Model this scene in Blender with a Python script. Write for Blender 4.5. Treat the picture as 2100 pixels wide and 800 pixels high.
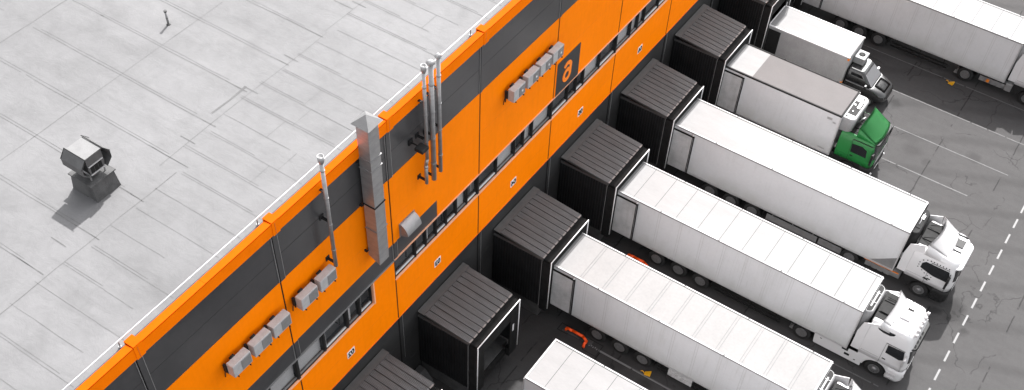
import bpy, bmesh, math, random
from mathutils import Vector, Matrix
random.seed(7)
D = bpy.data
for o in list(D.objects): D.objects.remove(o)
scene = bpy.context.scene
col = scene.collection
R = math.radians

# ------------------------------------------------------------------ camera
cd = D.cameras.new('camera'); cam = D.objects.new('camera', cd); col.objects.link(cam)
RX = Vector((0.82933173, 0.55767939, 0.03467838))
RY = Vector((0.45497214, -0.63796036, -0.62129455))
RZ = Vector((-0.32435973, 0.53103698, -0.78280936))
m3 = Matrix((RX, -RY, -RZ)).transposed()
cam.matrix_world = Matrix.Translation((19.39396738, -21.1275193, 44.79334638)) @ m3.to_4x4()
cd.sensor_width = 36; cd.lens = 2248.22 / 2100 * 36
cd.shift_y = 195.33 / 2100
cd.clip_end = 2000
scene.camera = cam

# ------------------------------------------------------------------ world, sun, exposure
TOSUN = Vector((-.23, .83, 1.0)).normalized()
w = D.worlds.new("World"); scene.world = w; w.use_nodes = True
wn = w.node_tree; wn.nodes.clear()
sky = wn.nodes.new('ShaderNodeTexSky'); sky.sky_type = 'NISHITA'; sky.sun_disc = False
sky.sun_elevation = math.asin(TOSUN.z); sky.sun_rotation = math.atan2(TOSUN.x, TOSUN.y)
sky.dust_density = 3; sky.air_density = 1
hs = wn.nodes.new('ShaderNodeHueSaturation'); hs.inputs['Saturation'].default_value = .12
bg = wn.nodes.new('ShaderNodeBackground'); bg.inputs[1].default_value = .15
wo = wn.nodes.new('ShaderNodeOutputWorld')
wn.links.new(sky.outputs[0], hs.inputs['Color']); wn.links.new(hs.outputs[0], bg.inputs[0]); wn.links.new(bg.outputs[0], wo.inputs[0])
sl = D.lights.new('sun', 'SUN'); sl.energy = 3.6; sl.angle = R(.8); sl.color = (1, .985, .97)
so = D.objects.new('sun', sl); col.objects.link(so)
so.rotation_euler = (-TOSUN).to_track_quat('-Z', 'Y').to_euler(); so.location = (0, 0, 60)
scene.view_settings.view_transform = 'Standard'; scene.view_settings.look = 'None'
scene.view_settings.gamma = 1; scene.view_settings.exposure = 1.5
scene.view_settings.use_curve_mapping = False

# ------------------------------------------------------------------ materials
def mat(name, c, rough=.6, metal=0., var=.12, vs=1.5, bump=0., bs=30., stretch=(1, 1, 1), c2=None, spec=.5, coat=0, dirt=0., obj=False, fine=.05):
    m = D.materials.new(name); m.use_nodes = True; nt = m.node_tree; N = nt.nodes; L = nt.links
    b = N['Principled BSDF']; b.inputs['Roughness'].default_value = rough; b.inputs['Metallic'].default_value = metal
    b.inputs['Specular IOR Level'].default_value = spec
    if coat: b.inputs['Coat Weight'].default_value = coat; b.inputs['Coat Roughness'].default_value = .08
    if isinstance(c, (int, float)): c = (c, c * .985, c * .99)
    c2 = c2 or tuple(max(0, x * (1 - 3 * var)) for x in c)
    if obj:
        tc = N.new('ShaderNodeTexCoord'); src = tc.outputs['Object']
    else:
        tc = N.new('ShaderNodeNewGeometry'); src = tc.outputs['Position']
    mp = N.new('ShaderNodeMapping'); mp.inputs['Scale'].default_value = stretch; L.new(src, mp.inputs[0])
    n1 = N.new('ShaderNodeTexNoise'); n1.inputs['Scale'].default_value = vs; n1.inputs['Detail'].default_value = 7; n1.inputs['Roughness'].default_value = .6
    L.new(mp.outputs[0], n1.inputs['Vector'])
    r = N.new('ShaderNodeMapRange'); r.inputs[1].default_value = .42; r.inputs[2].default_value = .8; L.new(n1.outputs[0], r.inputs[0])
    mx = N.new('ShaderNodeMix'); mx.data_type = 'RGBA'; L.new(r.outputs[0], mx.inputs[0])
    mx.inputs[6].default_value = (*c, 1); mx.inputs[7].default_value = (*c2, 1)
    out = mx.outputs[2]
    if fine:
        n3 = N.new('ShaderNodeTexNoise'); n3.inputs['Scale'].default_value = vs * 14; n3.inputs['Detail'].default_value = 4
        L.new(mp.outputs[0], n3.inputs['Vector'])
        r3 = N.new('ShaderNodeMapRange'); r3.inputs[1].default_value = .3; r3.inputs[2].default_value = .7
        r3.inputs[3].default_value = 1 - fine * 2; r3.inputs[4].default_value = 1 + fine; L.new(n3.outputs[0], r3.inputs[0])
        vm = N.new('ShaderNodeVectorMath'); vm.operation = 'SCALE'; L.new(out, vm.inputs[0]); L.new(r3.outputs[0], vm.inputs[3]); out = vm.outputs[0]
    if dirt:
        n2 = N.new('ShaderNodeTexNoise'); n2.inputs['Scale'].default_value = 2.2; n2.inputs['Detail'].default_value = 6
        mp2 = N.new('ShaderNodeMapping'); mp2.inputs['Scale'].default_value = (2.5, 2.5, .35); L.new(src, mp2.inputs[0]); L.new(mp2.outputs[0], n2.inputs['Vector'])
        r2 = N.new('ShaderNodeMapRange'); r2.inputs[1].default_value = .45; r2.inputs[2].default_value = .85; r2.inputs[4].default_value = dirt
        L.new(n2.outputs[0], r2.inputs[0])
        m2 = N.new('ShaderNodeMix'); m2.data_type = 'RGBA'; L.new(r2.outputs[0], m2.inputs[0]); L.new(out, m2.inputs[6])
        m2.inputs[7].default_value = (c[0] * .45, c[1] * .45, c[2] * .38, 1); out = m2.outputs[2]
    L.new(out, b.inputs['Base Color'])
    if bump:
        nb = N.new('ShaderNodeTexNoise'); nb.inputs['Scale'].default_value = bs; nb.inputs['Detail'].default_value = 4
        L.new(mp.outputs[0], nb.inputs['Vector'])
        bp = N.new('ShaderNodeBump'); bp.inputs['Strength'].default_value = bump; bp.inputs['Distance'].default_value = .02
        L.new(nb.outputs[0], bp.inputs['Height']); L.new(bp.outputs[0], b.inputs['Normal'])
    return m

OR = (1.0, .228, .0)
M = dict(
    orange=mat('orange_cladding', OR, .55, var=.03, vs=.35, dirt=.10, bump=.04, bs=2, fine=.012, spec=.05),
    coping=mat('coping_toned_for_sun', (.55, .072, .0), .85, var=.05, vs=1.5, fine=.03, bump=.2, bs=3, spec=.05),  # sun on the top face offset by a deeper base orange than the fascia
    cap=mat('orange_flashing', (.95, .19, .0), .85, var=.04, vs=1.2, fine=.02, bump=.15, bs=3, spec=.05),
    beige=mat('sun_bleached_trim', (.85, .42, .25), .6, var=.06),
    panel=mat('anthracite_cladding', (.040, .040, .042), .36, var=.12, c2=(.066, .064, .066), vs=.28, bump=.05, bs=1.5, spec=.6),  # paler second tone paints the sky sheen into the panel colour
    low=mat('anthracite_plinth', .022, .6, var=.15, vs=.8),
    groove=mat('dark_joint', .012, .8, spec=.15),
    edge=mat('bright_flashing_edge', .4, .4, metal=.5),
    seam=mat('membrane_seam', .096, .9, var=.1, vs=1.2, bump=.3),
    rubber=mat('shelter_tarpaulin', .016, .75, spec=.15, var=.2, vs=3, bump=.5, bs=4),
    shroof=mat('shelter_deck', (.074, .081, .087), .45, metal=.25, var=.16, vs=2, stretch=(.4, 3, 1), fine=.12),
    shflash=mat('shelter_flashing', .06, .5, var=.1, vs=3),
    shside=mat('shelter_side_sheet', (.018, .0185, .0195), .5, spec=.15, var=.15),
    shin=mat('dock_interior', .02, .8),
    white=mat('white_frame', .75, .4, var=.06),
    tside=mat('trailer_side', (.575,.575,.585), .42, var=.03, vs=.5, dirt=.07, fine=.015, coat=.1),
    tdoor=mat('trailer_door_leaf', .48, .5, var=.12, vs=1.5, dirt=.3),
    troof=mat('trailer_roof', .178, .6, var=.045, vs=.9, stretch=(.5, 2, 1), fine=.03, spec=.3),
    troofp=mat('trailer_roof_warm', (.172, .168, .167), .6, var=.04, vs=.6, fine=.03, spec=.3),
    tan=mat('tan_roof', (.079, .072, .0725), .75, var=.05, vs=.8, fine=.02),
    tseam=mat('roof_seam_dark', .03, .7),
    tseaml=mat('roof_seam_pale', .115, .7),
    rail=mat('aluminium_rail', .5, .3, metal=.3, var=.06),
    cabw=mat('white_cab_paint', .62, .25, var=.015, vs=1, coat=.6, fine=.008),
    green=mat('green_cab_paint', (.012, .17, .034), .5, var=.03, coat=.12, fine=.02),
    blackcar=mat('black_car_paint', .022, .25, var=.05, coat=.6),
    plastic=mat('black_plastic', .02, .5, spec=.15, var=.1, vs=4),
    dark=mat('dark_chassis', .018, .7, spec=.15, var=.25, vs=5),
    tyre=mat('tyre_rubber', .025, .85, spec=.15, var=.15, vs=6),
    rim=mat('steel_rim', .22, .4, metal=.5, var=.15, vs=8),
    steel=mat('galvanised_steel', .36, .46, metal=.6, var=.10, vs=1.6, stretch=(1, 1, 3), bump=.15, bs=4),
    steeld=mat('dull_sheet_metal', .27, .5, metal=.4, var=.10, vs=2, bump=.1, bs=4),
    ventw=mat('ventilator_sheet', .15, .5, metal=.2, var=.08, vs=2),
    curb=mat('curb_felt', .075, .8, var=.22, vs=2.5, bump=.4),
    acw=mat('air_conditioner_casing', .42, .5, var=.08, vs=5, fine=.06),
    acg=mat('air_conditioner_grille', .20, .6, var=.08, vs=5),
    glass=None, wglass=None,
    paint=mat('road_paint', .18, .7, var=.16, vs=5, c2=(.14, .14, .14), fine=.12),
    paintw=mat('worn_road_paint', .11, .8, var=.2, vs=3, c2=(.065, .065, .065), fine=.2),
    dock=mat('dock_concrete', .07, .8, var=.2, vs=2, bump=.4),
    blind=mat('window_blind', .85, .7, var=.05, stretch=(1, 1, 8), vs=3),
    room=mat('room_wall', .7, .9), item=mat('office_item', .5, .6), itemd=mat('office_item_dark', .05, .6),
    barrier=mat('orange_guide_paint', (.95, .09, .005), .45, var=.08, vs=6),
    yellow=mat('yellow_plastic', (.85, .42, .01), .5, var=.05),
    amber=mat('amber_marker', (.8, .22, .02), .4),
    dirtyw=mat('dirty_white_box', .5, .7, var=.2, vs=6, dirt=.4),
    plate=mat('number_plate_white', .8, .5, var=.03), ink=mat('black_ink', .008, .6, spec=.15),
    signp=mat('dark_sign_panel', .028, .5, var=.12, vs=1.5), signo=mat('orange_sign_letter', (1., .24, .004), .5, var=.02),
    shirt=mat('orange_cloth', (.9, .12, .02), .7),
)
def glass_mat(name, c, rough, tr):
    m = D.materials.new(name); m.use_nodes = True; nt = m.node_tree; b = nt.nodes['Principled BSDF']
    b.inputs['Base Color'].default_value = (*c, 1); b.inputs['Roughness'].default_value = rough; b.inputs['Specular IOR Level'].default_value = .8
    if tr:
        t = nt.nodes.new('ShaderNodeBsdfTransparent'); t.inputs[0].default_value = (.97, .97, .97, 1)
        mx = nt.nodes.new('ShaderNodeMixShader'); mx.inputs[0].default_value = 1 - tr
        nt.links.new(t.outputs[0], mx.inputs[1]); nt.links.new(b.outputs[0], mx.inputs[2])
        nt.links.new(mx.outputs[0], nt.nodes['Material Output'].inputs[0])
    return m
M['glass'] = glass_mat('vehicle_glass', (.015, .016, .018), .06, 0)
M['wglass'] = glass_mat('window_glass', (.05, .055, .06), .05, .8)

def ribbed(base, axis, scale, strength, dist=.015):
    m = base; nt = m.node_tree; N = nt.nodes; L = nt.links; b = N['Principled BSDF']
    tc = N.new('ShaderNodeTexCoord'); wv = N.new('ShaderNodeTexWave'); wv.bands_direction = axis; wv.inputs['Scale'].default_value = scale
    L.new(tc.outputs['Object'], wv.inputs[0]); bp = N.new('ShaderNodeBump'); bp.inputs['Strength'].default_value = strength; bp.inputs['Distance'].default_value = dist
    L.new(wv.outputs['Fac'], bp.inputs['Height']); L.new(bp.outputs[0], b.inputs['Normal'])
ribbed(M['shroof'], 'Y', 5.2, .6)

def ground_mat():
    m = D.materials.new('yard_asphalt'); m.use_nodes = True; nt = m.node_tree; N = nt.nodes; L = nt.links
    b = N['Principled BSDF']; b.inputs['Specular IOR Level'].default_value = .15
    g = N.new('ShaderNodeNewGeometry'); P = g.outputs['Position']
    def noise(s, det=6, rough=.6, st=None, dist=0):
        n = N.new('ShaderNodeTexNoise'); n.inputs['Scale'].default_value = s; n.inputs['Detail'].default_value = det; n.inputs['Roughness'].default_value = rough; n.inputs['Distortion'].default_value = dist
        if st:
            mp = N.new('ShaderNodeMapping'); mp.inputs['Scale'].default_value = st; mp.inputs['Rotation'].default_value = (0, 0, R(8)); L.new(P, mp.inputs[0]); L.new(mp.outputs[0], n.inputs['Vector'])
        else: L.new(P, n.inputs['Vector'])
        return n.outputs[0]
    def rng(v, a, b_, c, d):
        r = N.new('ShaderNodeMapRange'); r.inputs[1].default_value = a; r.inputs[2].default_value = b_; r.inputs[3].default_value = c; r.inputs[4].default_value = d; L.new(v, r.inputs[0]); return r.outputs[0]
    def mul(a, b_):
        k = N.new('ShaderNodeMath'); k.operation = 'MULTIPLY'; L.new(a, k.inputs[0])
        if isinstance(b_, float): k.inputs[1].default_value = b_
        else: L.new(b_, k.inputs[1])
        return k.outputs[0]
    v = rng(noise(.22, 8, .6), .3, .7, .92, 1.06)
    v = mul(v, rng(noise(2.6, 8, .75), .45, .8, 1.03, .88))
    v = mul(v, rng(noise(.9, 6, .7, st=(.12, 3.0, 1), dist=.2), .45, .8, .97, 1.07))
    v = mul(v, rng(noise(28, 3), .3, .7, .82, 1.12))
    # oil drips inside each bay
    sp = N.new('ShaderNodeSeparateXYZ'); L.new(P, sp.inputs[0])
    # slab joints across the bays, wandering slightly
    def joint(out, period, phase, width, wob):
        nz = noise(1.3, 3); a = N.new('ShaderNodeMath'); a.operation = 'MULTIPLY_ADD'; L.new(nz, a.inputs[0]); a.inputs[1].default_value = wob; L.new(out, a.inputs[2])
        c = N.new('ShaderNodeMath'); c.operation = 'ADD'; L.new(a.outputs[0], c.inputs[0]); c.inputs[1].default_value = phase
        pp = N.new('ShaderNodeMath'); pp.operation = 'PINGPONG'; L.new(c.outputs[0], pp.inputs[0]); pp.inputs[1].default_value = period / 2
        return rng(pp.outputs[0], width * .4, width, .5, 1)
    j = joint(sp.outputs[0], 3.9, -15.4 - .06, .05, .12)
    n2 = noise(.5, 4); mxj = N.new('ShaderNodeMath'); mxj.operation = 'MAXIMUM'; L.new(j, mxj.inputs[0]); L.new(rng(n2, .46, .54, 0, 1), mxj.inputs[1])
    v = mul(v, mxj.outputs[0])
    # fine crazed cracks
    vo = N.new('ShaderNodeTexVoronoi'); vo.feature = 'DISTANCE_TO_EDGE'; vo.inputs['Scale'].default_value = .28
    mpv = N.new('ShaderNodeVectorMath'); mpv.operation = 'ADD'; nn = N.new('ShaderNodeTexNoise'); nn.inputs['Scale'].default_value = 1.1; nn.inputs['Detail'].default_value = 5
    L.new(P, nn.inputs['Vector']); L.new(P, mpv.inputs[0]); L.new(nn.outputs[1], mpv.inputs[1]); L.new(mpv.outputs[0], vo.inputs['Vector'])
    cr = rng(vo.outputs[0], .002, .010, .62, 1); mc = N.new('ShaderNodeMath'); mc.operation = 'MAXIMUM'; L.new(cr, mc.inputs[0]); L.new(rng(noise(.3, 4), .42, .52, 0, 1), mc.inputs[1])
    v = mul(v, mc.outputs[0])
    # tyre scuffs sweeping out of the bays
    mw = N.new('ShaderNodeMapping'); mw.inputs['Location'].default_value = (-34, 6, 0); L.new(P, mw.inputs[0])
    wv = N.new('ShaderNodeTexWave'); wv.wave_type = 'RINGS'; wv.rings_direction = 'Z'; wv.inputs['Scale'].default_value = .11; wv.inputs['Distortion'].default_value = 3; wv.inputs['Detail'].default_value = 3; wv.inputs['Detail Scale'].default_value = .6
    L.new(mw.outputs[0], wv.inputs[0])
    v = mul(v, rng(wv.outputs['Fac'], .8, 1, 1, .86))
    # ground darkened towards the docks: bay shade painted in, with old oil and rubber
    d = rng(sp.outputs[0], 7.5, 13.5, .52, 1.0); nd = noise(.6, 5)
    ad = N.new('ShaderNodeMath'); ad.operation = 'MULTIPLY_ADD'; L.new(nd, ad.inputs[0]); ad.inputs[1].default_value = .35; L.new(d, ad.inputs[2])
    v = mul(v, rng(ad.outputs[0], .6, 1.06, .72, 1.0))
    # oil and water stains where cabs stand
    for (sx_, sy_, rr_, dk_) in ((20.3, 21.6, .8, .6), (19.6, 20.9, .45, .5), (21.3, 20.4, .35, .7), (14.2, 31.9, .7, .84), (15.3, 31.2, .35, .84), (11.8, 35.2, .5, .7), (6.2, 6.3, .9, .6), (4.6, 6.9, .6, .7), (23.5, 24, .5, .8), (17.4, 33.4, .5, .8), (22.8, 33, .8, .86), (9.5, 8.2, .5, .7)):
        ds = N.new('ShaderNodeVectorMath'); ds.operation = 'DISTANCE'; L.new(mpv.outputs[0], ds.inputs[0]); ds.inputs[1].default_value = (sx_ + .5, sy_ + .5, .5)
        v = mul(v, rng(ds.outputs['Value'], rr_ * .5, rr_ * 1.1, dk_, 1))
    cc = N.new('ShaderNodeMix'); cc.data_type = 'RGBA'; cc.inputs[6].default_value = (0, 0, 0, 1); cc.inputs[7].default_value = (.0585, .0568, .0571, 1); L.new(v, cc.inputs[0]); cc.clamp_factor = False
    L.new(cc.outputs[2], b.inputs['Base Color']); b.inputs['Roughness'].default_value = .9
    bp = N.new('ShaderNodeBump'); bp.inputs['Strength'].default_value = .35; bp.inputs['Distance'].default_value = .02; L.new(noise(35, 4), bp.inputs['Height']); L.new(bp.outputs[0], b.inputs['Normal'])
    return m
M['ground'] = ground_mat()
M['ribline'] = mat('side_panel_joint', .47, .5, var=.05)
M['ventd'] = mat('weathered_ventilator_sheet', .09, .55, var=.12, vs=3, metal=.1)
M['trail'] = mat('white_roof_rail', .27, .5, var=.08, vs=3)
M['truckwhite'] = mat('cooling_unit_white', .24, .5, var=.05, vs=3)
M['pline'] = mat('panel_dark_line', .030, .6)  # slightly darker line colour for the dark panels

def side_mat(name, c, dirt):
    m = mat(name, c, .42, var=.03, vs=.5, fine=.015, coat=.1); nt = m.node_tree; N = nt.nodes; L = nt.links; b = N['Principled BSDF']
    prev = b.inputs['Base Color'].links[0].from_socket
    g = N.new('ShaderNodeNewGeometry'); sp = N.new('ShaderNodeSeparateXYZ'); L.new(g.outputs['Position'], sp.inputs[0])
    def noise(sc, st):
        mp = N.new('ShaderNodeMapping'); mp.inputs['Scale'].default_value = st; L.new(g.outputs['Position'], mp.inputs[0])
        n = N.new('ShaderNodeTexNoise'); n.inputs['Scale'].default_value = sc; n.inputs['Detail'].default_value = 7; n.inputs['Roughness'].default_value = .65; L.new(mp.outputs[0], n.inputs['Vector']); return n.outputs[0]
    def rng(v, a, b_, c1, d1):
        q = N.new('ShaderNodeMapRange'); q.inputs[1].default_value = a; q.inputs[2].default_value = b_; q.inputs[3].default_value = c1; q.inputs[4].default_value = d1; L.new(v, q.inputs[0]); return q.outputs[0]
    def mth(op, a, b_):
        k = N.new('ShaderNodeMath'); k.operation = op
        for i, x in enumerate((a, b_)):
            if isinstance(x, float): k.inputs[i].default_value = x
            else: L.new(x, k.inputs[i])
        return k.outputs[0]
    # road spray thrown up from the wheels: patchy, reaching different heights
    low = rng(mth('ADD', sp.outputs[2], mth('MULTIPLY', noise(.7, (1, 1, .5)), -2.2)), -.4, .9, dirt, 0.)
    run = mth('MULTIPLY', rng(noise(3.5, (3, 3, .12)), .52, .8, 0., dirt * .8), rng(noise(.5, (1, 1, 1)), .4, .6, 0., 1.))
    f = mth('MAXIMUM', low, run)
    mx = N.new('ShaderNodeMix'); mx.data_type = 'RGBA'; L.new(f, mx.inputs[0]); L.new(prev, mx.inputs[6]); mx.inputs[7].default_value = (.26, .265, .225, 1)
    L.new(mx.outputs[2], b.inputs['Base Color']); return m
M['tside'] = side_mat('trailer_side', (.575, .575, .585), .45)
M['hatch'] = mat('tinted_hatch', .012, .5, var=.1, spec=.2)

def roof_mat():
    m = D.materials.new('roof_membrane'); m.use_nodes = True; nt = m.node_tree; N = nt.nodes; L = nt.links
    b = N['Principled BSDF']; b.inputs['Roughness'].default_value = .75
    g = N.new('ShaderNodeNewGeometry'); P = g.outputs['Position']
    def noise(s, det=6, rough=.6, st=None, rot=0):
        n = N.new('ShaderNodeTexNoise'); n.inputs['Scale'].default_value = s; n.inputs['Detail'].default_value = det; n.inputs['Roughness'].default_value = rough; n.inputs['Distortion'].default_value = .4
        if st:
            mp = N.new('ShaderNodeMapping'); mp.inputs['Scale'].default_value = st; mp.inputs['Rotation'].default_value = (0, 0, rot); L.new(P, mp.inputs[0]); L.new(mp.outputs[0], n.inputs['Vector'])
        else: L.new(P, n.inputs['Vector'])
        return n.outputs[0]
    def rng(v, a, b_, c, d):
        r = N.new('ShaderNodeMapRange'); r.inputs[1].default_value = a; r.inputs[2].default_value = b_; r.inputs[3].default_value = c; r.inputs[4].default_value = d; L.new(v, r.inputs[0]); return r.outputs[0]
    def mul(a, b_):
        k = N.new('ShaderNodeMath'); k.operation = 'MULTIPLY'; L.new(a, k.inputs[0]); L.new(b_, k.inputs[1]); return k.outputs[0]
    v = rng(noise(.22, 6, .6), .3, .7, .86, 1.08)
    v = mul(v, rng(noise(.9, 7, .7), .42, .72, 1.04, .86))
    v = mul(v, rng(noise(.8, 6, .7, (.3, 2.6, 1), R(-4)), .5, .75, 1.02, .85))
    v = mul(v, rng(noise(1.2, 6, .75, (1.5, .3, 1), R(3)), .55, .78, 1, .9))
    v = mul(v, rng(noise(3.2, 6, .7), .6, .78, 1, .9))
    vo = N.new('ShaderNodeTexVoronoi'); vo.inputs['Scale'].default_value = .42; vd = N.new('ShaderNodeVectorMath'); vd.operation = 'MULTIPLY_ADD'
    nn = N.new('ShaderNodeTexNoise'); nn.inputs['Scale'].default_value = 2.5; nn.inputs['Detail'].default_value = 5; L.new(P, nn.inputs['Vector']); L.new(nn.outputs[1], vd.inputs[0]); vd.inputs[1].default_value = (.9, .5, .2); L.new(P, vd.inputs[2]); L.new(vd.outputs[0], vo.inputs['Vector'])
    v = mul(v, rng(vo.outputs['Distance'], .05, .30, .86, 1))
    cc = N.new('ShaderNodeMix'); cc.data_type = 'RGBA'; cc.inputs[6].default_value = (0, 0, 0, 1); cc.inputs[7].default_value = (.108, .106, .1085, 1); L.new(v, cc.inputs[0]); cc.clamp_factor = False
    L.new(cc.outputs[2], b.inputs['Base Color'])
    bp = N.new('ShaderNodeBump'); bp.inputs['Strength'].default_value = .5; bp.inputs['Distance'].default_value = .05; L.new(noise(1.6, 5), bp.inputs['Height']); L.new(bp.outputs[0], b.inputs['Normal'])
    return m
M['roof'] = roof_mat()

# ------------------------------------------------------------------ mesh helpers
class Pieces:
    """collects boxes and links each one as a part of its own"""
    def __init__(s): s.l = []
    def box(s, *a): s.l.append(a); return s
    def build(s, name, m_, parent):
        for a in s.l: q = MB(); q.box(*a); q.build(name, m_, parent)
class MB:
    def __init__(s): s.bm = bmesh.new(); s.mi = 0
    def _tag(s, before):
        for f in s.bm.faces:
            if f.index == -1 or f not in before: pass
    def poly(s, pts, flip=False):
        vs = [s.bm.verts.new(p) for p in pts]
        if flip: vs.reverse()
        f = s.bm.faces.new(vs); f.material_index = s.mi; return s
    def box(s, x0, x1, y0, y1, z0, z1, bev=0):
        bm = bmesh.new(); bmesh.ops.create_cube(bm, size=1)
        for v in bm.verts: v.co = Vector((x0 + (v.co.x + .5) * (x1 - x0), y0 + (v.co.y + .5) * (y1 - y0), z0 + (v.co.z + .5) * (z1 - z0)))
        if bev: bmesh.ops.bevel(bm, geom=list(bm.edges), offset=bev, segments=2, affect='EDGES', profile=.6)
        return s.merge(bm)
    def merge(s, bm, mtx=None):
        vm = {}
        for v in bm.verts: vm[v] = s.bm.verts.new((mtx @ v.co) if mtx else v.co)
        for f in bm.faces:
            n = s.bm.faces.new([vm[v] for v in f.verts]); n.material_index = s.mi; n.smooth = f.smooth
        bm.free(); return s
    def prism(s, prof, a, b, axis='y', bev=0, seg=2):
        """profile polygon swept along axis from a to b; prof in the two other axes in order"""
        bm = bmesh.new()
        def P(p, t):
            return {'y': (p[0], t, p[1]), 'x': (t, p[0], p[1]), 'z': (p[0], p[1], t)}[axis]
        v0 = [bm.verts.new(P(p, a)) for p in prof]; v1 = [bm.verts.new(P(p, b)) for p in prof]
        n = len(prof)
        bm.faces.new(v0); bm.faces.new(v1[::-1])
        for i in range(n): bm.faces.new((v0[i], v1[i], v1[(i + 1) % n], v0[(i + 1) % n]))
        bmesh.ops.recalc_face_normals(bm, faces=bm.faces)
        if bev: bmesh.ops.bevel(bm, geom=list(bm.edges), offset=bev, segments=seg, affect='EDGES', profile=.6)
        return s.merge(bm)
    def tube(s, p0, p1, r, n=12, r2=None, caps=True):
        p0 = Vector(p0); p1 = Vector(p1); d = p1 - p0; L = d.length
        bm = bmesh.new(); bmesh.ops.create_cone(bm, cap_ends=caps, cap_tris=False, segments=n, radius1=r, radius2=r if r2 is None else r2, depth=L)
        for f in bm.faces: f.smooth = len(f.verts) == 4
        mtx = Matrix.Translation((p0 + p1) / 2) @ d.to_track_quat('Z', 'Y').to_matrix().to_4x4()
        return s.merge(bm, mtx)
    def path(s, pts, r, n=10):
        for a, b in zip(pts, pts[1:]): s.tube(a, b, r, n)
        for p in pts[1:-1]: s.ball(p, r)
        return s
    def ball(s, p, r, sc=(1, 1, 1)):
        bm = bmesh.new(); bmesh.ops.create_uvsphere(bm, u_segments=12, v_segments=8, radius=r)
        for f in bm.faces: f.smooth = True
        return s.merge(bm, Matrix.Translation(p) @ Matrix.Diagonal((*sc, 1)))
    def lathe(s, prof, c, axis='y', n=28, smooth=True):
        """prof: list of (r, t) along axis"""
        bm = bmesh.new(); rings = []
        for r, t in prof:
            ring = []
            for i in range(n):
                a = 2 * math.pi * i / n
                q = {'y': (r * math.cos(a), t, r * math.sin(a)), 'z': (r * math.cos(a), r * math.sin(a), t), 'x': (t, r * math.cos(a), r * math.sin(a))}[axis]
                ring.append(bm.verts.new(Vector(q) + Vector(c)))
            rings.append(ring)
        for A, B in zip(rings, rings[1:]):
            for i in range(n):
                f = bm.faces.new((A[i], A[(i + 1) % n], B[(i + 1) % n], B[i])); f.smooth = smooth
        bm.faces.new(rings[0]); bm.faces.new(rings[-1][::-1])
        bmesh.ops.recalc_face_normals(bm, faces=bm.faces)
        return s.merge(bm)
    def loft(s, levels, n=10, cap=True, part=None, off=0, smooth=True):
        """levels: (z, x0, x1, halfwidth, front radius, rear radius)"""
        bm = bmesh.new(); rings = []
        for z, x0, x1, hw, rf, rr in levels:
            x0 -= off; x1 += off; hw += off
            pts = []
            for cx, cy, r, a0 in ((x1 - rf, hw - rf, rf, 90), (x1 - rf, -hw + rf, rf, 0), (x0 + rr, -hw + rr, rr, -90), (x0 + rr, hw - rr, rr, -180)):
                for i in range(n + 1):
                    a = R(a0 - 90 * i / n)
                    pts.append((cx + r * math.cos(a), cy + r * math.sin(a), z))
            if part: pts = pts[part[0]:part[1]]
            rings.append([bm.verts.new(p) for p in pts])
        k = len(rings[0])
        for A, B in zip(rings, rings[1:]):
            for i in range(k if not part else k - 1):
                f = bm.faces.new((A[i], B[i], B[(i + 1) % k], A[(i + 1) % k])); f.smooth = smooth
        if cap and not part:
            bm.faces.new(rings[-1]); bm.faces.new(rings[0][::-1])
        bmesh.ops.recalc_face_normals(bm, faces=bm.faces)
        if part:   # recalc may flip open sheets; double sided anyway
            pass
        return s.merge(bm)
    def sheet(s, fn, nu, nv, th):
        """curved plate of thickness th: fn(u,v)->point, u,v in 0..1"""
        bm = bmesh.new(); g = [[bm.verts.new(fn(i / nu, j / nv)) for j in range(nv + 1)] for i in range(nu + 1)]
        fs = [bm.faces.new((g[i][j], g[i + 1][j], g[i + 1][j + 1], g[i][j + 1])) for i in range(nu) for j in range(nv)]
        for f in fs: f.smooth = True
        bmesh.ops.solidify(bm, geom=fs, thickness=th)
        return s.merge(bm)
    def build(s, name, mats, parent=None, loc=None):
        me = D.meshes.new(name); s.bm.to_mesh(me); s.bm.free()
        for m_ in (mats if isinstance(mats, (list, tuple)) else [mats]): me.materials.append(m_)
        o = D.objects.new(name, me); col.objects.link(o)
        if parent: o.parent = parent
        if loc: o.location = loc
        return o
def mb(): return MB()
def thing(name, label, cat, loc=(0, 0, 0), group=None):
    o = D.objects.new(name, None); col.objects.link(o); o.location = loc; o.empty_display_size = .3
    return tag(o, label, cat, group)
def tag(o, label, cat, group=None):
    o['label'] = label; o['category'] = cat
    if group: o['group'] = group
    return o
def struct(o, kind='structure'): o['kind'] = kind; return o
def children(o): return [c for c in D.objects if c.parent == o]
def dup(root, loc, label=None):
    r = root.copy(); col.objects.link(r); r.location = loc
    if label: r['label'] = label
    for ch in children(root):
        c = ch.copy(); col.objects.link(c); c.parent = r
        for g in children(ch):
            d = g.copy(); col.objects.link(d); d.parent = c
    return r
def glyphs(txt, h, yc, zc, x, mirror=True, depth=.01, bold=0., sx=1.):
    """mirrored lettering lying on a wall facing +x"""
    cu = D.curves.new('t', 'FONT'); cu.body = txt; cu.size = 1; cu.align_x = 'CENTER'; cu.align_y = 'CENTER'; cu.offset = bold; cu.extrude = .01
    ob = D.objects.new('t', cu); col.objects.link(ob); dg = bpy.context.evaluated_depsgraph_get(); dg.update()
    me = D.meshes.new_from_object(ob.evaluated_get(dg)); D.objects.remove(ob); D.curves.remove(cu)
    bm = bmesh.new(); bm.from_mesh(me); D.meshes.remove(me)
    xs = [v.co.x for v in bm.verts]; ys = [v.co.y for v in bm.verts]; k = h / (max(ys) - min(ys)); mx = (max(xs) + min(xs)) / 2; my = (max(ys) + min(ys)) / 2
    for v in bm.verts:
        a = (v.co.x - mx) * k * sx; b = (v.co.y - my) * k; t = v.co.z
        v.co = Vector((x + (depth if t > 0 else 0), yc - a if mirror else yc + a, zc + b))
    bmesh.ops.recalc_face_normals(bm, faces=bm.faces)
    return bm

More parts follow.
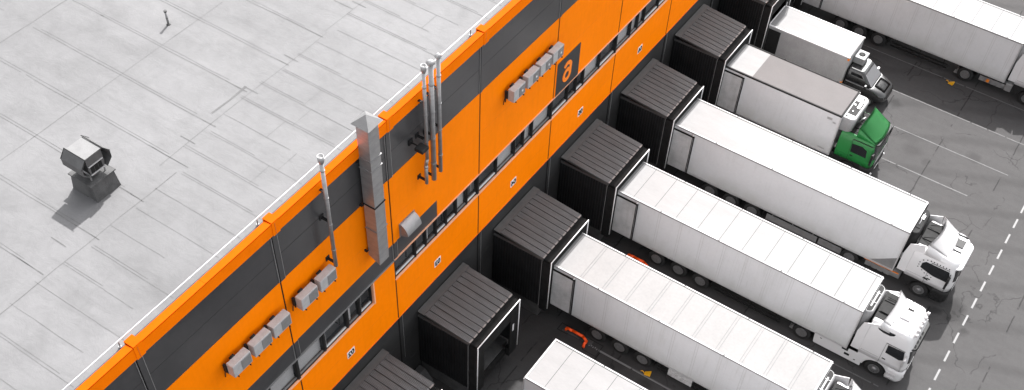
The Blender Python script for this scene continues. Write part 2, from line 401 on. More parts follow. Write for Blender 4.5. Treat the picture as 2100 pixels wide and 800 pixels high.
S = 6.125; YJ = 1.101; YS = 2.416; WS = 3.514
JOINTS = [YJ + k * S for k in range(-6, 14)]
YA, YB = -34.0, 84.0          # ends of the warehouse
ZR = 17.3

# ------------------------------------------------------------------ ground
b = mb(); b.box(-400, 500, -400, 600, -1, 0); struct(b.build('ground', M['ground']))

# ------------------------------------------------------------------ warehouse
wh = thing('warehouse', 'long warehouse clad in orange and anthracite with a flat pale grey roof', 'warehouse', (0, 0, 0))
WIN_Z0, WIN_Z1, ZB, ZD, ZC = 8.55, 9.78, 5.82, 14.52, 17.08
# roof
b = mb(); b.box(-48, -.12, YA, YB, ZR - .6, ZR)
roofo = b.build('roof', M['roof'], wh)
def strip_x(b, x0, x1, y, wd, z=ZR + .006, th=.012, wob=.03):
    wob *= .35; n = max(2, int(abs(x1 - x0) / 1.1)); L_, R_ = [], []
    for i in range(n + 1):
        x = x0 + (x1 - x0) * i / n; yy = y + random.uniform(-wob, wob); ww = wd * random.uniform(.6, 1.3)
        L_.append((x, yy - ww / 2, z)); R_.append((x, yy + ww / 2, z))
    for i in range(n): b.poly([L_[i], L_[i + 1], R_[i + 1], R_[i]])
def strip_y(b, y0, y1, x, wd, z=ZR + .006, wob=.03):
    wob *= .4; n = max(2, int(abs(y1 - y0) / 1.3)); L_, R_ = [], []
    for i in range(n + 1):
        y = y0 + (y1 - y0) * i / n; xx = x + random.uniform(-wob, wob); ww = wd * random.uniform(.6, 1.3)
        L_.append((xx - ww / 2, y, z)); R_.append((xx + ww / 2, y, z))
    for i in range(n): b.poly([L_[i], R_[i], R_[i + 1], L_[i + 1]])
b = mb(); c = mb()
y = YA + .6; i = 0
while y < 40:
    xin = -4.35 if y < -4.8 else -5.05
    xin += random.uniform(-.15, .25)
    xe = random.choice([-.5, -.5, -.5, -1.2, -1.9])
    xm = xin + (xe - xin) * random.uniform(.25, 1)
    strip_x(b, xin, xm, y, random.uniform(.008, .022)); strip_x(c, xm, xe, y, .022)
    if random.random() < .6: strip_x(c, xin, xin + (xe - xin) * random.uniform(.4, 1), y + .09, .02, wob=.02)
    if i % 2 == 0:
        strip_x(c, -14 + random.uniform(-2, 3), xin, y + .35, .026, wob=.05); strip_x(b, xin - random.uniform(.5, 2), xin, y + .35, .014, wob=.05); strip_x(c, -14, xin - 1, y + .46, .014, wob=.05)
        strip_x(c, -30, -15 + random.uniform(-2, 3), y + .35, .02, wob=.05)
    if random.random() < .25:
        xx = random.uniform(-3.6, -1.2); strip_y(c, y, y + 1.02, xx, .02, wob=.01)
    y += 1.02; i += 1
strip_y(b, YA, -4.9, -4.35, .025, wob=.08); strip_y(b, -5.0, 4.0, -5.05, .02, wob=.08); strip_y(b, 4, 40, -5.15, .018, wob=.05)
strip_y(b, -2.0, -.2, -5.42, .10, z=ZR + .009, wob=.05)
strip_y(c, YA, 40, -14.6, .03); strip_y(c, -9, 3, -9.6, .02)
for yy in (-9.4, -6.5, -3.5, -.25, 2.0, 6.1): strip_x(b, -5.5, -4.8, yy, .03, z=ZR + .01)
b.build('membrane_lap', M['seam'], wh)
M['seam2'] = mat('membrane_seam_pale', .106, .9, var=.12)
c.build('membrane_lap', M['seam2'], wh)
# structural backing wall, behind the cladding (solid below and above the window strip)
b = mb(); b.box(-.4, -.16, YA, YB, 0, WIN_Z0 - .12); b.box(-.4, -.16, YA, YB, WIN_Z1 + .03, ZR - .61)
b.box(-47.9, -47.6, YA, YB, 0, ZR - .61); b.box(-47.6, -.4, YA, YA + .3, 0, ZR - .61); b.box(-47.6, -.4, YB - .3, YB, 0, ZR - .61)
b.build('wall', M['low'], wh)
# cladding bays
def bays():
    for a, c_ in zip(JOINTS, JOINTS[1:]): yield a + .02, c_ - .02
for a, c_ in bays():
    bo, bd, bl, bx_ = mb(), mb(), mb(), []
    bl.box(-.16, 0, a, c_, 0, ZB - .003)
    for z0, z1 in ((0.02, 2.9),): pass
    leftz = WIN_Z0 - .09
    bo.box(-.16, .012, a, c_, ZB, leftz - .05)
    bd.box(-.16, 0, a, c_, ZD + .002, ZC - .002)
    if c_ < 1.2:       # left: dark band above the windows
        bx_.append(('dark_cladding', 'panel', (-.16, 0, a, c_, WIN_Z1 + .02, 10.8))); bx_.append(('orange_cladding', 'orange', (-.16, .012, a, c_, 10.803, ZD)))
        if a > -6 :    # orange infill beside the last left window
            bx_.append(('orange_cladding', 'orange', (-.16, .012, -.3, c_, leftz - .045, WIN_Z1 + .015)))
    elif a < 2:
        bx_.append(('dark_cladding', 'panel', (-.16, 0, a, 4.12, WIN_Z1 + .02, 10.8))); bx_.append(('orange_cladding', 'orange', (-.16, .012, a, 4.117, 10.803, ZD))); bx_.append(('orange_cladding', 'orange', (-.16, .012, 4.12, c_, WIN_Z1 + .02, ZD)))
    else: bx_.append(('orange_cladding', 'orange', (-.16, .012, a, c_, WIN_Z1 + .02, ZD)))
    bo.build('orange_cladding', M['orange'], wh); bd.build('dark_cladding', M['panel'], wh); bl.build('plinth_cladding', M['low'], wh)
    for n_, m_, q_ in bx_: q = mb(); q.box(*q_); q.build(n_, M[m_], wh)
# fine horizontal panel lines
b = Pieces()
for a, c_ in bays():
    for z in (15.8,): b.box(-.01, .006, a, c_, z, z + .012)
    for z in (1.9, 3.9): b.box(-.01, .008, a, c_, z, z + .02)
b.build('panel_line', M['pline'], wh)
b = Pieces()
for a, c_ in bays():
    for z in (12.2, 7.1): b.box(.005, .0135, a, c_, z, z + .008)
M['orl'] = mat('orange_dark_line', (.80, .155, .0), .6); b.build('panel_line', M['orl'], wh)  # deeper orange for panel lines, base flashing and collar slots
# joint covers per band, plus dark groove
j1, j2, j3, j4, j5 = Pieces(), Pieces(), Pieces(), Pieces(), Pieces()
for y in JOINTS:
    z_up = 10.8 if y < 1.2 else WIN_Z1 + .02
    for (q, z0, z1) in ((j1, ZD + .003, ZC - .003), (j2, ZB, WIN_Z0 - .16), (j2, z_up, ZD - .003), (j3, 0, ZB - .004)):
        wd = .15 if y > 5 else .24
        q.box(-.1, .03, y + .03, y + wd, z0, z1); j4.box(-.12, .016, y - .025, y + .028, z0, z1)
    if y < 1.2: j1.box(-.1, .03, y + .03, y + .24, WIN_Z1 + .03, 10.797)
    for (z0, z1) in ((ZD + .01, ZC - .01),) + (((WIN_Z1 + .04, 10.79),) if y < 1.2 else ()):
        j5.box(-.08, .034, y - .045, y - .027, z0, z1)
        if y < 5: j5.box(-.08, .036, y + .245, y + .262, z0, z1)
    if y > 1: j5.box(-.08, .034, y + .245, y + .26, 2.5, ZB - .02)
j1.build('joint_cover', M['panel'], wh); j2.build('joint_cover', M['orange'], wh); j3.build('joint_cover', M['low'], wh); j4.build('joint_gap', M['groove'], wh); j5.build('joint_edge', M['edge'], wh)
# thin line between colour fields
b = mb()
b.box(-.05, .02, YA, YB, ZC - .02, ZC + .0); b.build('drip_edge', M['groove'], wh)
b = mb(); b.box(.0, .035, YA, YB, ZB - .03, ZB - .001)
b.build('base_flashing', M['orl'], wh)
# parapet
b = mb()
b.box(-.118, -.012, YA, YB, ZC + .004, 17.615); b.build('parapet', M['roof'], wh)
b = mb(); b.box(.02, .15, YA, YB, ZC + .01, 17.61); b.build('fascia', M['cap'], wh)
for k in range(-4, 34):
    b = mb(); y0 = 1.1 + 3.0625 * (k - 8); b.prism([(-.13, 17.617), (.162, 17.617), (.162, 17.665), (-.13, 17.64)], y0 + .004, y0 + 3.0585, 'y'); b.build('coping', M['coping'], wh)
for y in JOINTS:
    b = mb()
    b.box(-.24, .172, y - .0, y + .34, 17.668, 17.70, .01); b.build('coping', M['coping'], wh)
    b = mb(); b.box(.152, .168, y + .0, y + .34, ZC - .02, 17.667); b.build('parapet_collar', M['cap'], wh)
    b = mb(); b.box(-.23, -.19, y, y + .34, ZR + .002, 17.667)
    b.build('parapet_collar', M['cap'], wh)
b = Pieces()
for y in JOINTS: b.box(.1, .174, y + .12, y + .15, ZC + .02, 17.6)
b.build('parapet_slot', M['orl'], wh)
# ribbon windows
def window(y0, y1, z0, z1, kind):
    f = mb(); t = .04
    x0, x1 = -.19, -.05
    f.box(x0, x1, y0, y1, z0, z0 + t); f.box(x0, x1, y0, y1, z1 - t, z1); f.box(x0, x1, y0, y0 + t, z0 + t, z1 - t); f.box(x0, x1, y1 - t, y1, z0 + t, z1 - t)
    fo = f.build('window', M['plastic'], wh)
    s_ = mb(); a, c_ = y0 + t + .01, y1 - t - .01; q = .035
    s_.box(-.15, -.075, a, c_, z0 + t + .005, z0 + t + .065); s_.box(-.15, -.09, a, a + q, z0 + t + .07, z1 - t - .01)
    s_.build('frame', M['steeld'] if kind % 3 else M['white'], fo)
    g = mb(); g.box(-.125, -.115, a + q, c_, z0 + t + .066, z1 - t); g.build('pane', M['wglass'], fo)
    if kind in (1, 4):
        g = mb(); g.box(-.24, -.22, a, c_, z0 + t, z1 - t); g.build('blind', M['blind'], fo)
    elif kind == 2:
        g = mb(); g.box(-.24, -.22, a, a + (c_ - a) * .45, z0 + t, z1 - t); g.build('blind', M['blind'], fo)
segs = []
right = [1.12, 2.6, 3.35, 4.1, 4.85, 5.6, 6.4, 7.2]
kinds = [3, 0, 2, 3, 0, 1, 3, 0, 1, 2, 4, 1, 0, 2, 0, 4, 3, 1, 1, 4, 0, 3, 1]
for k in range(1, 10): right += [YJ + k * S + d for d in (1.52, 3.0, 3.75, 4.5, S)] if k == 1 else [YJ + k * S + d for d in (1.52, 2.3, 3.0, 4.55, S)]
right = sorted(set(round(v, 3) for v in right))
for i, (a, c_) in enumerate(zip(right, right[1:])):
    window(a + .022 if i else 1.17, c_ - .022, WIN_Z0, WIN_Z1, kinds[i % len(kinds)])
left = [-17.2, -14.5, -11.2, -9.6, -8.1, -6.6, -5.02, -3.42, -1.98, -1.2, -.36]
for i, (a, c_) in enumerate(zip(left, left[1:])):
    window(a + (.06 if i else 0), c_ - .04, WIN_Z0 - .1, WIN_Z1, [1, 4, 1, 1, 4, 1, 4, 0, 2, 0][i])
b = Pieces()
for y in right[1:]: b.box(-.2, -.03, y - .02, y + .02, WIN_Z0 - .1, WIN_Z1)
for y in left[1:-1]: b.box(-.2, -.03, y - .035, y + .055, WIN_Z0 - .12, WIN_Z1)
for y in JOINTS: b.box(-.2, .0, y - .06, y + .06, WIN_Z0 - .15, WIN_Z1 + .015)
b.build('mullion', M['plastic'], wh)
b = mb(); b.prism([(-.045, WIN_Z0 - .03), (.04, WIN_Z0 - .045), (.04, WIN_Z0 - .075), (-.045, WIN_Z0 - .09)], 1.1, YB, 'y'); b.box(.0, .05, 1.1, YB, WIN_Z1 - .01, WIN_Z1 + .035)
b.prism([(-.045, WIN_Z0 - .12), (.04, WIN_Z0 - .135), (.04, WIN_Z0 - .165), (-.045, WIN_Z0 - .18)], YA, -.36, 'y'); b.box(-.15, .05, -.36, -.29, WIN_Z0 - .19, WIN_Z1 - .04)
b.build('window_sill', M['beige'], wh)
b = mb(); b.box(.0, .05, YA, 1.09, WIN_Z1 - .03, WIN_Z1 + .018); b.build('window_head', M['steeld'], wh)
# rooms behind the glass
b = mb(); b.box(-3.2, -.42, YA + 1, YB - 1, 8.1, 8.2); b.box(-3.3, -3.2, YA + 1, YB - 1, 8.1, 10.2); b.box(-3.2, -.42, YA + 1, YB - 1, 10.1, 10.2)
for y in JOINTS[1:-1]: b.box(-3.2, -.41, y - .05, y + .05, 8.2, 10.1)
b.build('room', M['room'], wh)
def desk(y, yc):
    t = thing('desk', 'pale desk behind the glass of the office window %s' % yc, 'desk', (-.8, y, 8.2), 'office desks behind the windows')
    d = mb(); d.box(-.3, .3, -.6, .6, .68, .72); d.build('tabletop', M['item'], t)
    for sx in (-.25, .25):
        for sy in (-.55, .55): d = mb(); d.box(sx - .02, sx + .02, sy - .02, sy + .02, 0, .68); d.build('leg', M['itemd'], t)
    return t
dk = desk(-2.5, 'left of the number 02 plate')
dup(dk, (-.8, 2.0, 8.2), 'pale desk behind the office window beside the tall duct foot')
dup(dk, (-.8, 4.6, 8.2), 'pale desk behind the office window right of the dark wall patch')
t = thing('monitor', 'dark computer screen on a desk inside the ribbon window near number 02', 'monitor', (-.8, -2.75, 8.92))
d = mb(); d.box(-.02, .02, -.28, .28, .1, .45, .01); d.build('screen', M['itemd'], t); d = mb(); d.box(-.08, .08, -.1, .1, 0, .02); d.box(-.015, .015, -.02, .02, .02, .12); d.build('stand', M['item'], t)
t = thing('office_chair', 'pale office chair draped with orange cloth behind the ribbon window', 'chair', (-.9, -1.95, 8.2))
d = mb(); d.box(-.25, .25, -.25, .25, .42, .5, .03); d.build('seat', M['item'], t); d = mb(); d.box(-.3, -.24, -.25, .25, .5, 1.05, .02); d.build('backrest', M['shirt'], t); d = mb(); d.tube((0, 0, 0), (0, 0, .42), .03); d.box(-.25, .25, -.02, .02, 0, .03); d.build('base', M['itemd'], t)
# door openings with sectional doors behind each shelter
for k in range(-6, 14):
    yc = YS + WS / 2 + k * S
    if k < -2 or k > 9: continue
    d = mb(); d.box(.002, .05, yc - 1.3, yc + 1.3, 1.15, 4.2)
    for z in (1.75, 2.35, 2.95, 3.55): d.box(.05, .06, yc - 1.3, yc + 1.3, z, z + .03)
    d.build('dock_door', M['dock'], wh)

# dock numbers
G = 'dock number plates on the orange wall'
for k, n in ((-1, '02'), (0, '03'), (1, '04'), (2, '05'), (3, '06')):
    yc = YS + WS / 2 + k * S - .14 ; zc = 6.84
    t = thing('number_plate', 'white plate with mirrored %s on the orange wall above its dock' % n, 'sign', (.013, yc, zc), G)
    d = mb(); d.box(0, .014, -.235, .235, -.21, .21, .004); d.build('plate', M['plate'], t)
    d = mb(); d.merge(glyphs(n, .32, 0, 0, .0145, bold=.03, sx=.95)); d.build('digits', M['ink'], t)
t = thing('wall_sign', 'dark glossy sign panel with a big orange mirrored 6 above the ribbon window', 'sign', (.013, 14.52, 10.76))
d = mb(); d.box(0, .03, -1.02, 1.02, -.94, 1.0, .005); d.build('panel', M['signp'], t)
def ribbon(d, pts, wds, x0, x1, closed=False):
    n = len(pts); I, O_ = [], []
    for i in range(n):
        a = Vector(pts[(i - 1) % n] if closed or i else pts[0]); c_ = Vector(pts[(i + 1) % n] if closed or i < n - 1 else pts[-1]); q = (c_ - a).normalized(); nn = Vector((-q.y, q.x)); p = Vector(pts[i]); w_ = wds[i] / 2
        I.append(p - nn * w_); O_.append(p + nn * w_)
    bm = bmesh.new(); fs = []
    A = [bm.verts.new((x1, p.x, p.y)) for p in I]; B = [bm.verts.new((x1, p.x, p.y)) for p in O_]; C2 = [bm.verts.new((x0, p.x, p.y)) for p in I]; D2 = [bm.verts.new((x0, p.x, p.y)) for p in O_]
    for i in range(n if closed else n - 1):
        j = (i + 1) % n; bm.faces.new((A[i], A[j], B[j], B[i])); bm.faces.new((A[i], C2[i], C2[j], A[j])); bm.faces.new((B[i], B[j], D2[j], D2[i]))
    if not closed: bm.faces.new((A[0], B[0], D2[0], C2[0])); bm.faces.new((A[-1], C2[-1], D2[-1], B[-1]))
    bmesh.ops.recalc_face_normals(bm, faces=bm.faces); d.merge(bm)
d = mb(); ribbon(d, [(-.10 + .275 * math.cos(2 * math.pi * i / 32), -.17 + .29 * math.sin(2 * math.pi * i / 32)) for i in range(32)], [.21] * 32, .028, .048, True)
ribbon(d, [(-.10 + .27 + .005 * i, -.2 + .1 * i) for i in range(1, 5)] + [(.21 - .30 * (1 - math.cos(R(a))) , .22 + .30 * math.sin(R(a))) for a in (15, 35, 55, 75, 95, 115, 135, 150)], [.21] * 12, .028, .050)
d.build('digit', M['signo'], t)

# ------------------------------------------------------------------ roof rail, pipe, ventilator
t = thing('roof_rail', 'thin white rail on short posts running along the roof edge', 'rail', (-.45, 0, ZR))
d = mb(); d.tube((0, YA + 1, .29), (0, YB - 1, .29), .026, 8); d.build('rail', M['white'], t)
for y in JOINTS:
    d = mb(); d.tube((0, y - .05, 0), (0, y - .05, .28), .022, 8); d.tube((0, y - .05, 0), (0, y - .05, .02), .06, 8); d.build('post', M['steeld'], t)
t = thing('vent_pipe', 'short dark pipe standing alone on the far part of the roof', 'pipe', (-10.3, .72, ZR))
d = mb(); d.tube((0, 0, 0), (0, 0, .6), .045, 12); d.build('tube', M['steeld'], t)
d = mb(); d.tube((0, 0, .6), (0, 0, .66), .062, 12); d.tube((0, 0, .3), (0, 0, .32), .05, 12); d.build('collar', M['curb'], t)
d = mb(); d.tube((0, 0, 0), (0, 0, .05), .09, 12, .05); d.build('flange', M['curb'], t)

vx, vy = -6.02, -6.93
t = thing('roof_ventilator', 'grey sheet metal ventilator with flared wind baffles on a dark square curb', 'ventilator', (vx, vy, ZR))
d = mb()
def frus(d, hx, hy, z0, hx1, hy1, z1):
    bm = bmesh.new(); a = [bm.verts.new((sx * hx, sy * hy, z0)) for sx, sy in ((-1, -1), (1, -1), (1, 1), (-1, 1))]; c_ = [bm.verts.new((sx * hx1, sy * hy1, z1)) for sx, sy in ((-1, -1), (1, -1), (1, 1), (-1, 1))]
    bm.faces.new(a[::-1]); bm.faces.new(c_)
    for i in range(4): bm.faces.new((a[i], a[(i + 1) % 4], c_[(i + 1) % 4], c_[i]))
    d.merge(bm)
frus(d, .60, .52, 0, .50, .48, .72); d.box(-.56, .56, -.54, .54, .68, .73, .01); d.build('curb', M['curb'], t)
d = mb()
for sx in (-.33, .33):
    for sy in (-.3, .3): d.box(sx - .02, sx + .02, sy - .02, sy + .02, .73, .98)
d.tube((0, 0, .73), (0, 0, .98), .26, 20); d.build('neck', M['steeld'], t)
# drum: hexagonal in cross-section, baffles flaring along y
z0, z1 = .98, 1.78
d = mb(); d.prism([(-.27, z0), (-.33, z0 + .25), (-.33, z1 - .04), (.33, z1 - .04), (.33, z0 + .25), (.27, z0)], -.42, .42, 'x'); d.build('drum', M['ventd'], t)
d = mb(); d.box(-.44, .44, -.36, .36, z1 - .035, z1); d.build('lid', M['ventw'], t)
for sg in (-1, 1):
    d = mb(); pr = [(.37, z1 + .03), (.60, z1 - .26), (.60, z1 - .55), (.36, z0 + .02)]
    for (a, za), (c_, zc) in zip(pr, pr[1:]):
        pl = [(sg * a, za), (sg * c_, zc), (sg * (c_ - .02), zc), (sg * (a - .02), za)]
        d.prism(pl, -.5, .5, 'x')
    d.build('baffle', M['ventd'], t)
    d = mb()
    for xx in (-.5, .49):
        d.prism([(sg * .37, z1 + .04), (sg * .615, z1 - .25), (sg * .615, z1 - .27), (sg * .37, z1 + .01)], xx, xx + .012, 'x')
    d.tube((-.5, sg * .37, z1 + .03), (.5, sg * .37, z1 + .03), .012, 6); d.build('baffle_rim', M['dark'], t)
d = mb()
for k in range(3):
    y = -.24 + k * .16; d.box(.421, .43, y, y + .14, z0 + .08, z0 + .36)
d.build('opening', M['dark'], t)
d = Pieces(); d.box(.421, .445, -.3, .3, z0 + .38, z0 + .42); d.box(.421, .445, -.3, .3, z0 + .02, z0 + .06); d.build('sill', M['rail'], t)

# ------------------------------------------------------------------ wall equipment
def flue(y, z0, z1, r, cap, label, kink=False, x=.4):
    r *= .9
    t = thing('flue_pipe', label, 'flue', (0, y, z0), 'steel flues on the wall')
    H = z1 - z0
    d = mb()
    if kink: d.path([(x, 0, .02), (x, 0, 1.05), (x + .02, .06, 1.35), (x, .06, H)], r, 14)
    else: d.tube((x, 0, 0), (x, 0, H), r, 16)
    d.build('tube', M['steel'], t)
    oy = .06 if kink else 0
    z = .9
    while z < H - .2: 
        d = mb(); d.lathe([(r, z), (r + .014, z + .005), (r + .014, z + .055), (r, z + .06)], (x, oy if z > 1.3 else 0, 0), 'z', 16); d.build('band', M['steeld'], t); z += 1.35
    for z in (.15, 2.4, H - 1.5):
        d = mb(); d.box(.0, x - r + .01, -.05, -.015, z, z + .05); d.box(.0, x - r + .01, .015, .05, z, z + .05); d.box(.012, .04, -.1, .1, z - .08, z + .14); d.build('bracket', M['plastic'], t)
    d = mb()
    if cap == 'cup':
        d.lathe([(r * .9, H - .1), (r * 1.5, H + .02), (r * 1.55, H + .26), (r * 1.35, H + .26), (r * 1.3, H + .1), (.01, H + .2)], (x, oy, 0), 'z', 20)
    else:
        d.lathe([(r * 1.02, H), (r * 1.02, H + .08), (r * 1.75, H + .09), (.01, H + .24)], (x, oy, 0), 'z', 20)
    d.build('cowl', M['steel'] if cap == 'cup' else M['rail'], t)
    return t
flue(-2.62, 13.35, 18.75, .085, 'cup', 'single slim steel flue left of the big rectangular duct')
flue(2.98, 13.0, 18.75, .08, 'cup', 'leftmost flue of the three, with open cup cowl and a kink low down', kink=True)
flue(3.47, 12.85, 18.75, .115, 'cone', 'thickest flue, in the middle of the three on the wall')
flue(3.92, 12.95, 18.75, .09, 'cone', 'rightmost flue of the three, ending highest above the orange')
t = thing('exhaust_duct', 'big rectangular sheet metal duct with pyramid cap rising over the parapet', 'duct', (0, 0, 0))
d = mb(); d.prism([(.12, 11.75), (.12, 18.62), (.66, 18.62), (.66, 11.45)], -.5, .08, 'y', bev=.012); d.build('shaft', M['steel'], t)
for z in (13.35, 14.7, 16.6, 17.1):
    d = mb()
    d.box(.10, .69, -.53, -.502, z, z + .045); d.box(.662, .69, -.502, .082, z, z + .045); d.box(.10, .69, .082, .11, z, z + .045); d.build('flange', M['dark'] if z in (14.7,) else M['steeld'], t)
d = mb(); bm = bmesh.new(); q = [bm.verts.new(p) for p in ((.0, -.62, 18.72), (.8, -.62, 18.72), (.8, .2, 18.72), (.0, .2, 18.72))]; ap = bm.verts.new((.38, -.21, 19.05))
bm.faces.new(q[::-1]); [bm.faces.new((q[i], q[(i + 1) % 4], ap)) for i in range(4)]; d.merge(bm); d.build('cap', M['ventw'], t)
d = mb(); d.box(.15, .63, -.47, .05, 18.62, 18.72); d.build('neck', M['dark'], t)
for z in (12.0, 14.6, 16.9):
    d = mb(); d.box(.012, .12, -.62, -.55, z, z + .08); d.box(.012, .12, .12, .18, z, z + .08); d.box(.1, .14, -.62, .18, z, z + .06); d.build('bracket', M['plastic'], t)
t = thing('air_hood', 'curved pale metal intake hood on the orange wall beside the dark patch', 'vent hood', (0, 2.05, 10.85))
d = mb(); n = 10; prof = [(.013, 0.0), (.013, .72)] + [(.013 + .42 * math.sin(R(90) * i / n), .72 - .52 * (1 - math.cos(R(90) * i / n)) ** .9) for i in range(1, n + 1)]
d.prism(prof, -.46, .46, 'y'); d.build('cover', M['steel'], t)
d = mb(); d.box(.012, .06, -.5, .5, .7, .75); d.box(.012, .06, -.5, -.462, -.02, .7); d.box(.012, .06, .462, .5, -.02, .7); d.build('flange', M['steeld'], t)
t = thing('wall_lamp', 'black floodlight on an arm between the dark band and the three flues', 'lamp', (0, 2.55, 15.4))
d = mb(); d.box(.012, .06, -.12, .12, -.1, .15); d.tube((.03, 0, 0), (.5, .05, -.05), .03); d.build('arm', M['dark'], t)
d = mb(); d.box(.35, .75, -.2, .22, -.12, .03, .03); d.build('housing', M['plastic'], t); d = mb(); d.box(.4, .7, -.15, .17, -.127, -.121); d.build('lens', M['glass'], t)

# air conditioners
G = 'air conditioner units on the orange wall'
ac = thing('air_conditioner', '', 'air conditioner', (0, 0, 0), G)
d = mb(); d.box(.24, .56, -.44, .44, 0, .62, .025); d.build('casing', M['acw'], ac)
d = mb(); d.box(.55, .572, -.05, .41, .06, .56, .008); d.build('grille', M['acg'], ac)
d = mb(); d.lathe([(.2, .573), (.2, .578), (.19, .578)], (0, .18, .31), 'x', 20); d.build('fan', M['steeld'], ac)
d = mb(); d.lathe([(.055, .579), (.05, .592)], (0, .18, .31), 'x', 12); d.build('hub', M['white'], ac)
d = mb(); d.box(.1, .239, -.5, -.40, .1, .5, .02); d.build('service_box', M['plastic'], ac); d = mb(); d.tube((.2, -.2, .58), (.2, .0, .60), .065); d.build('valve_cover', M['plastic'], ac)
d = mb(); d.path([(.12, -.45, .15), (.06, -.45, -.1), (.03, -.45, -.35)], .018, 6); d.build('pipework', M['plastic'], ac)
for y in (-.3, .3):
    d = mb(); d.box(.012, .6, y - .02, y + .02, -.05, -.005); d.box(.012, .05, y - .02, y + .02, -.3, .0); d.build('bracket', M['plastic'], ac)
acy = [-7.83, -6.78, -5.77, -4.27, -3.23, 9.45, 10.55, 11.56, 12.56]
labs = ['leftmost of the five air conditioners on the left wall part', 'second air conditioner from the left in the lower left row', 'air conditioner just left of the wall joint, third of the lower left row',
        'air conditioner just right of the lower left wall joint', 'air conditioner just below the foot of the single slim flue',
        'leftmost of the four air conditioners near the 6 sign', 'second from left of the four air conditioners near the 6 sign', 'third air conditioner of four, last but one before the 6 sign', 'air conditioner nearest to the dark 6 sign']
ac.location = (0, acy[0], 12.9); ac['label'] = 'pale grey ' + labs[0]
for y, l in zip(acy[1:], labs[1:]):
    q_ = dup(ac, (0, y, 12.9 + (.06 if y > 0 else 0) + random.uniform(-.02, .02)), 'pale grey ' + l)
    if y < 0:
        for c_ in children(q_):
            if c_.name.startswith('hub') or c_.name.startswith('fan'): D.objects.remove(c_)
for c_ in children(ac):
    if c_.name in ('hub', 'fan'): D.objects.remove(c_)

# ------------------------------------------------------------------ dock shelters
G = 'dock shelters along the wall'
sh = thing('dock_shelter', '', 'dock shelter', (0, 0, 0), G)
hw = WS / 2; zb0 = 1.05
def zr(x): return 4.94 - .26 * x / 2.9
d = mb(); d.prism([(0.05, zr(0) + .01), (.42, zr(.42) + .035), (.42, zr(.42) - .03), (.05, zr(0) - .03)], -hw - .03, hw + .03, 'y'); d.prism([(.42, zr(.42) - .01), (2.9, zr(2.9) - .01), (2.9, zr(2.9) - .06), (.42, zr(.42) - .06)], -hw, hw, 'y')
d.box(.05, 2.92, -hw - .03, -hw + .06, 4.55, 4.66); d.build('roof_frame', M['shflash'], sh)
d = mb(); n = 10; pw = (2 * hw) / n
for i in range(n):
    y0 = -hw + i * pw
    d.prism([(.43, zr(.43) + .028), (2.93, zr(2.93) + .028), (2.93, zr(2.93) - .008), (.43, zr(.43) - .008)], y0 + .02, y0 + pw - .02, 'y')
d.build('roof_deck', M['shroof'], sh)
d = Pieces()
for i in range(n):
    y0 = -hw + i * pw; d.box(2.88, 2.955, y0 + .03, y0 + pw * random.uniform(.7, .95), zr(2.93) + .029, zr(2.93) + .036)
d.build('deck_glint', M['rim'], sh)  # bright strips standing in for sun glints along the plank ends
for sg in (-1, 1):
    d = mb(); y0, y1 = (hw - .05, hw) if sg > 0 else (-hw, -hw + .05)
    d.box(.05, 2.86, y0, y1, zb0, 4.6)
    for i in range(18):
        x = .12 + i * .155; d.box(x, x + .05, y1 if sg > 0 else y0 - .03, y1 + .03 if sg > 0 else y0, zb0, 4.58)
    d.build('side_sheet', M['shside'], sh)
    d = mb(); ys = sg * hw; d.box(2.865, 2.885, min(ys, ys + sg * .035), max(ys, ys + sg * .035), zb0, 4.55); d.build('corner_trim', M['steeld'], sh)
    d = mb()   # bulging side curtain
    yy = sg * (hw - .03)
    d.loft([(zb0, 2.9, 3.3, .001, 0, 0)], part=(0, 2)) if False else None
    d.box(2.89, 3.28, min(yy, yy - sg * .1), max(yy, yy - sg * .1), zb0 - .3, 4.5, .04)
    d.build('side_curtain', M['rubber'], sh)
    d = mb(); a, c_ = sg * (hw - .08), sg * (hw - .68); d.box(3.27, 3.31, min(a, c_), max(a, c_), zb0 - .3, 4.35); d.build('front_flap', M['rubber'], sh)
# top curtain
d = mb(); d.sheet(lambda u, v: (2.9 + .42 * u, -hw + .02 + (2 * hw - .04) * v, zr(2.9) - .02 - .07 * u - .05 * math.sin(math.pi * u) + .018 * math.sin(v * 23) * math.sin(math.pi * u)), 6, 30, .03); d.build('top_curtain', M['rubber'], sh)
d = mb(); d.box(3.24, 3.30, -hw + .1, hw - .1, 3.55, 4.57); d.build('header_flap', M['rubber'], sh)
d = mb(); r_ = .026; fy = 1.70
d.path([(3.36, -fy, zb0), (3.36, -fy, 4.6), (3.36, fy, 4.63), (3.36, fy, zb0)], r_, 8); d.build('edge_frame', M['white'], sh)
d = mb(); d.box(.06, 2.8, -1.65, 1.65, 0, zb0 - .02); d.box(.06, 2.95, -1.1, 1.1, zb0 - .02, zb0 + .1); d.build('platform', M['dock'], sh)
d = mb(); d.box(2.95, 3.1, -1.05, 1.05, .7, 1.1); d.box(2.96, 3.2, -1.45, -1.2, .5, 1.1, .02); d.box(2.96, 3.2, 1.2, 1.45, .5, 1.1, .02); d.build('leveller_lip', M['dark'], sh)
d = mb(); d.box(3.312, 3.32, hw - .5, hw - .38, 2.6, 3.1); d.build('marker', M['white'], sh)
docks = {-2: 'ribbed dark dock shelter below number 01, beyond the lower frame edge', -1: 'dark ribbed dock shelter under number 02, cut off by the lower picture edge', 0: 'empty dark dock shelter under number 03 with open front showing its bay',
         1: 'dark dock shelter under number 04 holding the rear of a white refrigerated trailer', 2: 'dark dock shelter under number 05, rear of panel-roofed white trailer inside', 3: 'dark dock shelter under number 06, in front of the smooth-roofed white trailer',
         4: 'dark dock shelter holding the tan-roofed box truck with green cab', 5: 'dark dock shelter at the rear of the small black van truck', 6: 'dock shelter at the rear of the trailer in the top right corner'}
first = True
for k, l in docks.items():
    if k == -2: continue
    loc = (0, YS + WS / 2 + k * S, 0)
    if first: sh.location = loc; sh['label'] = l; first = False
    else: dup(sh, loc, l)
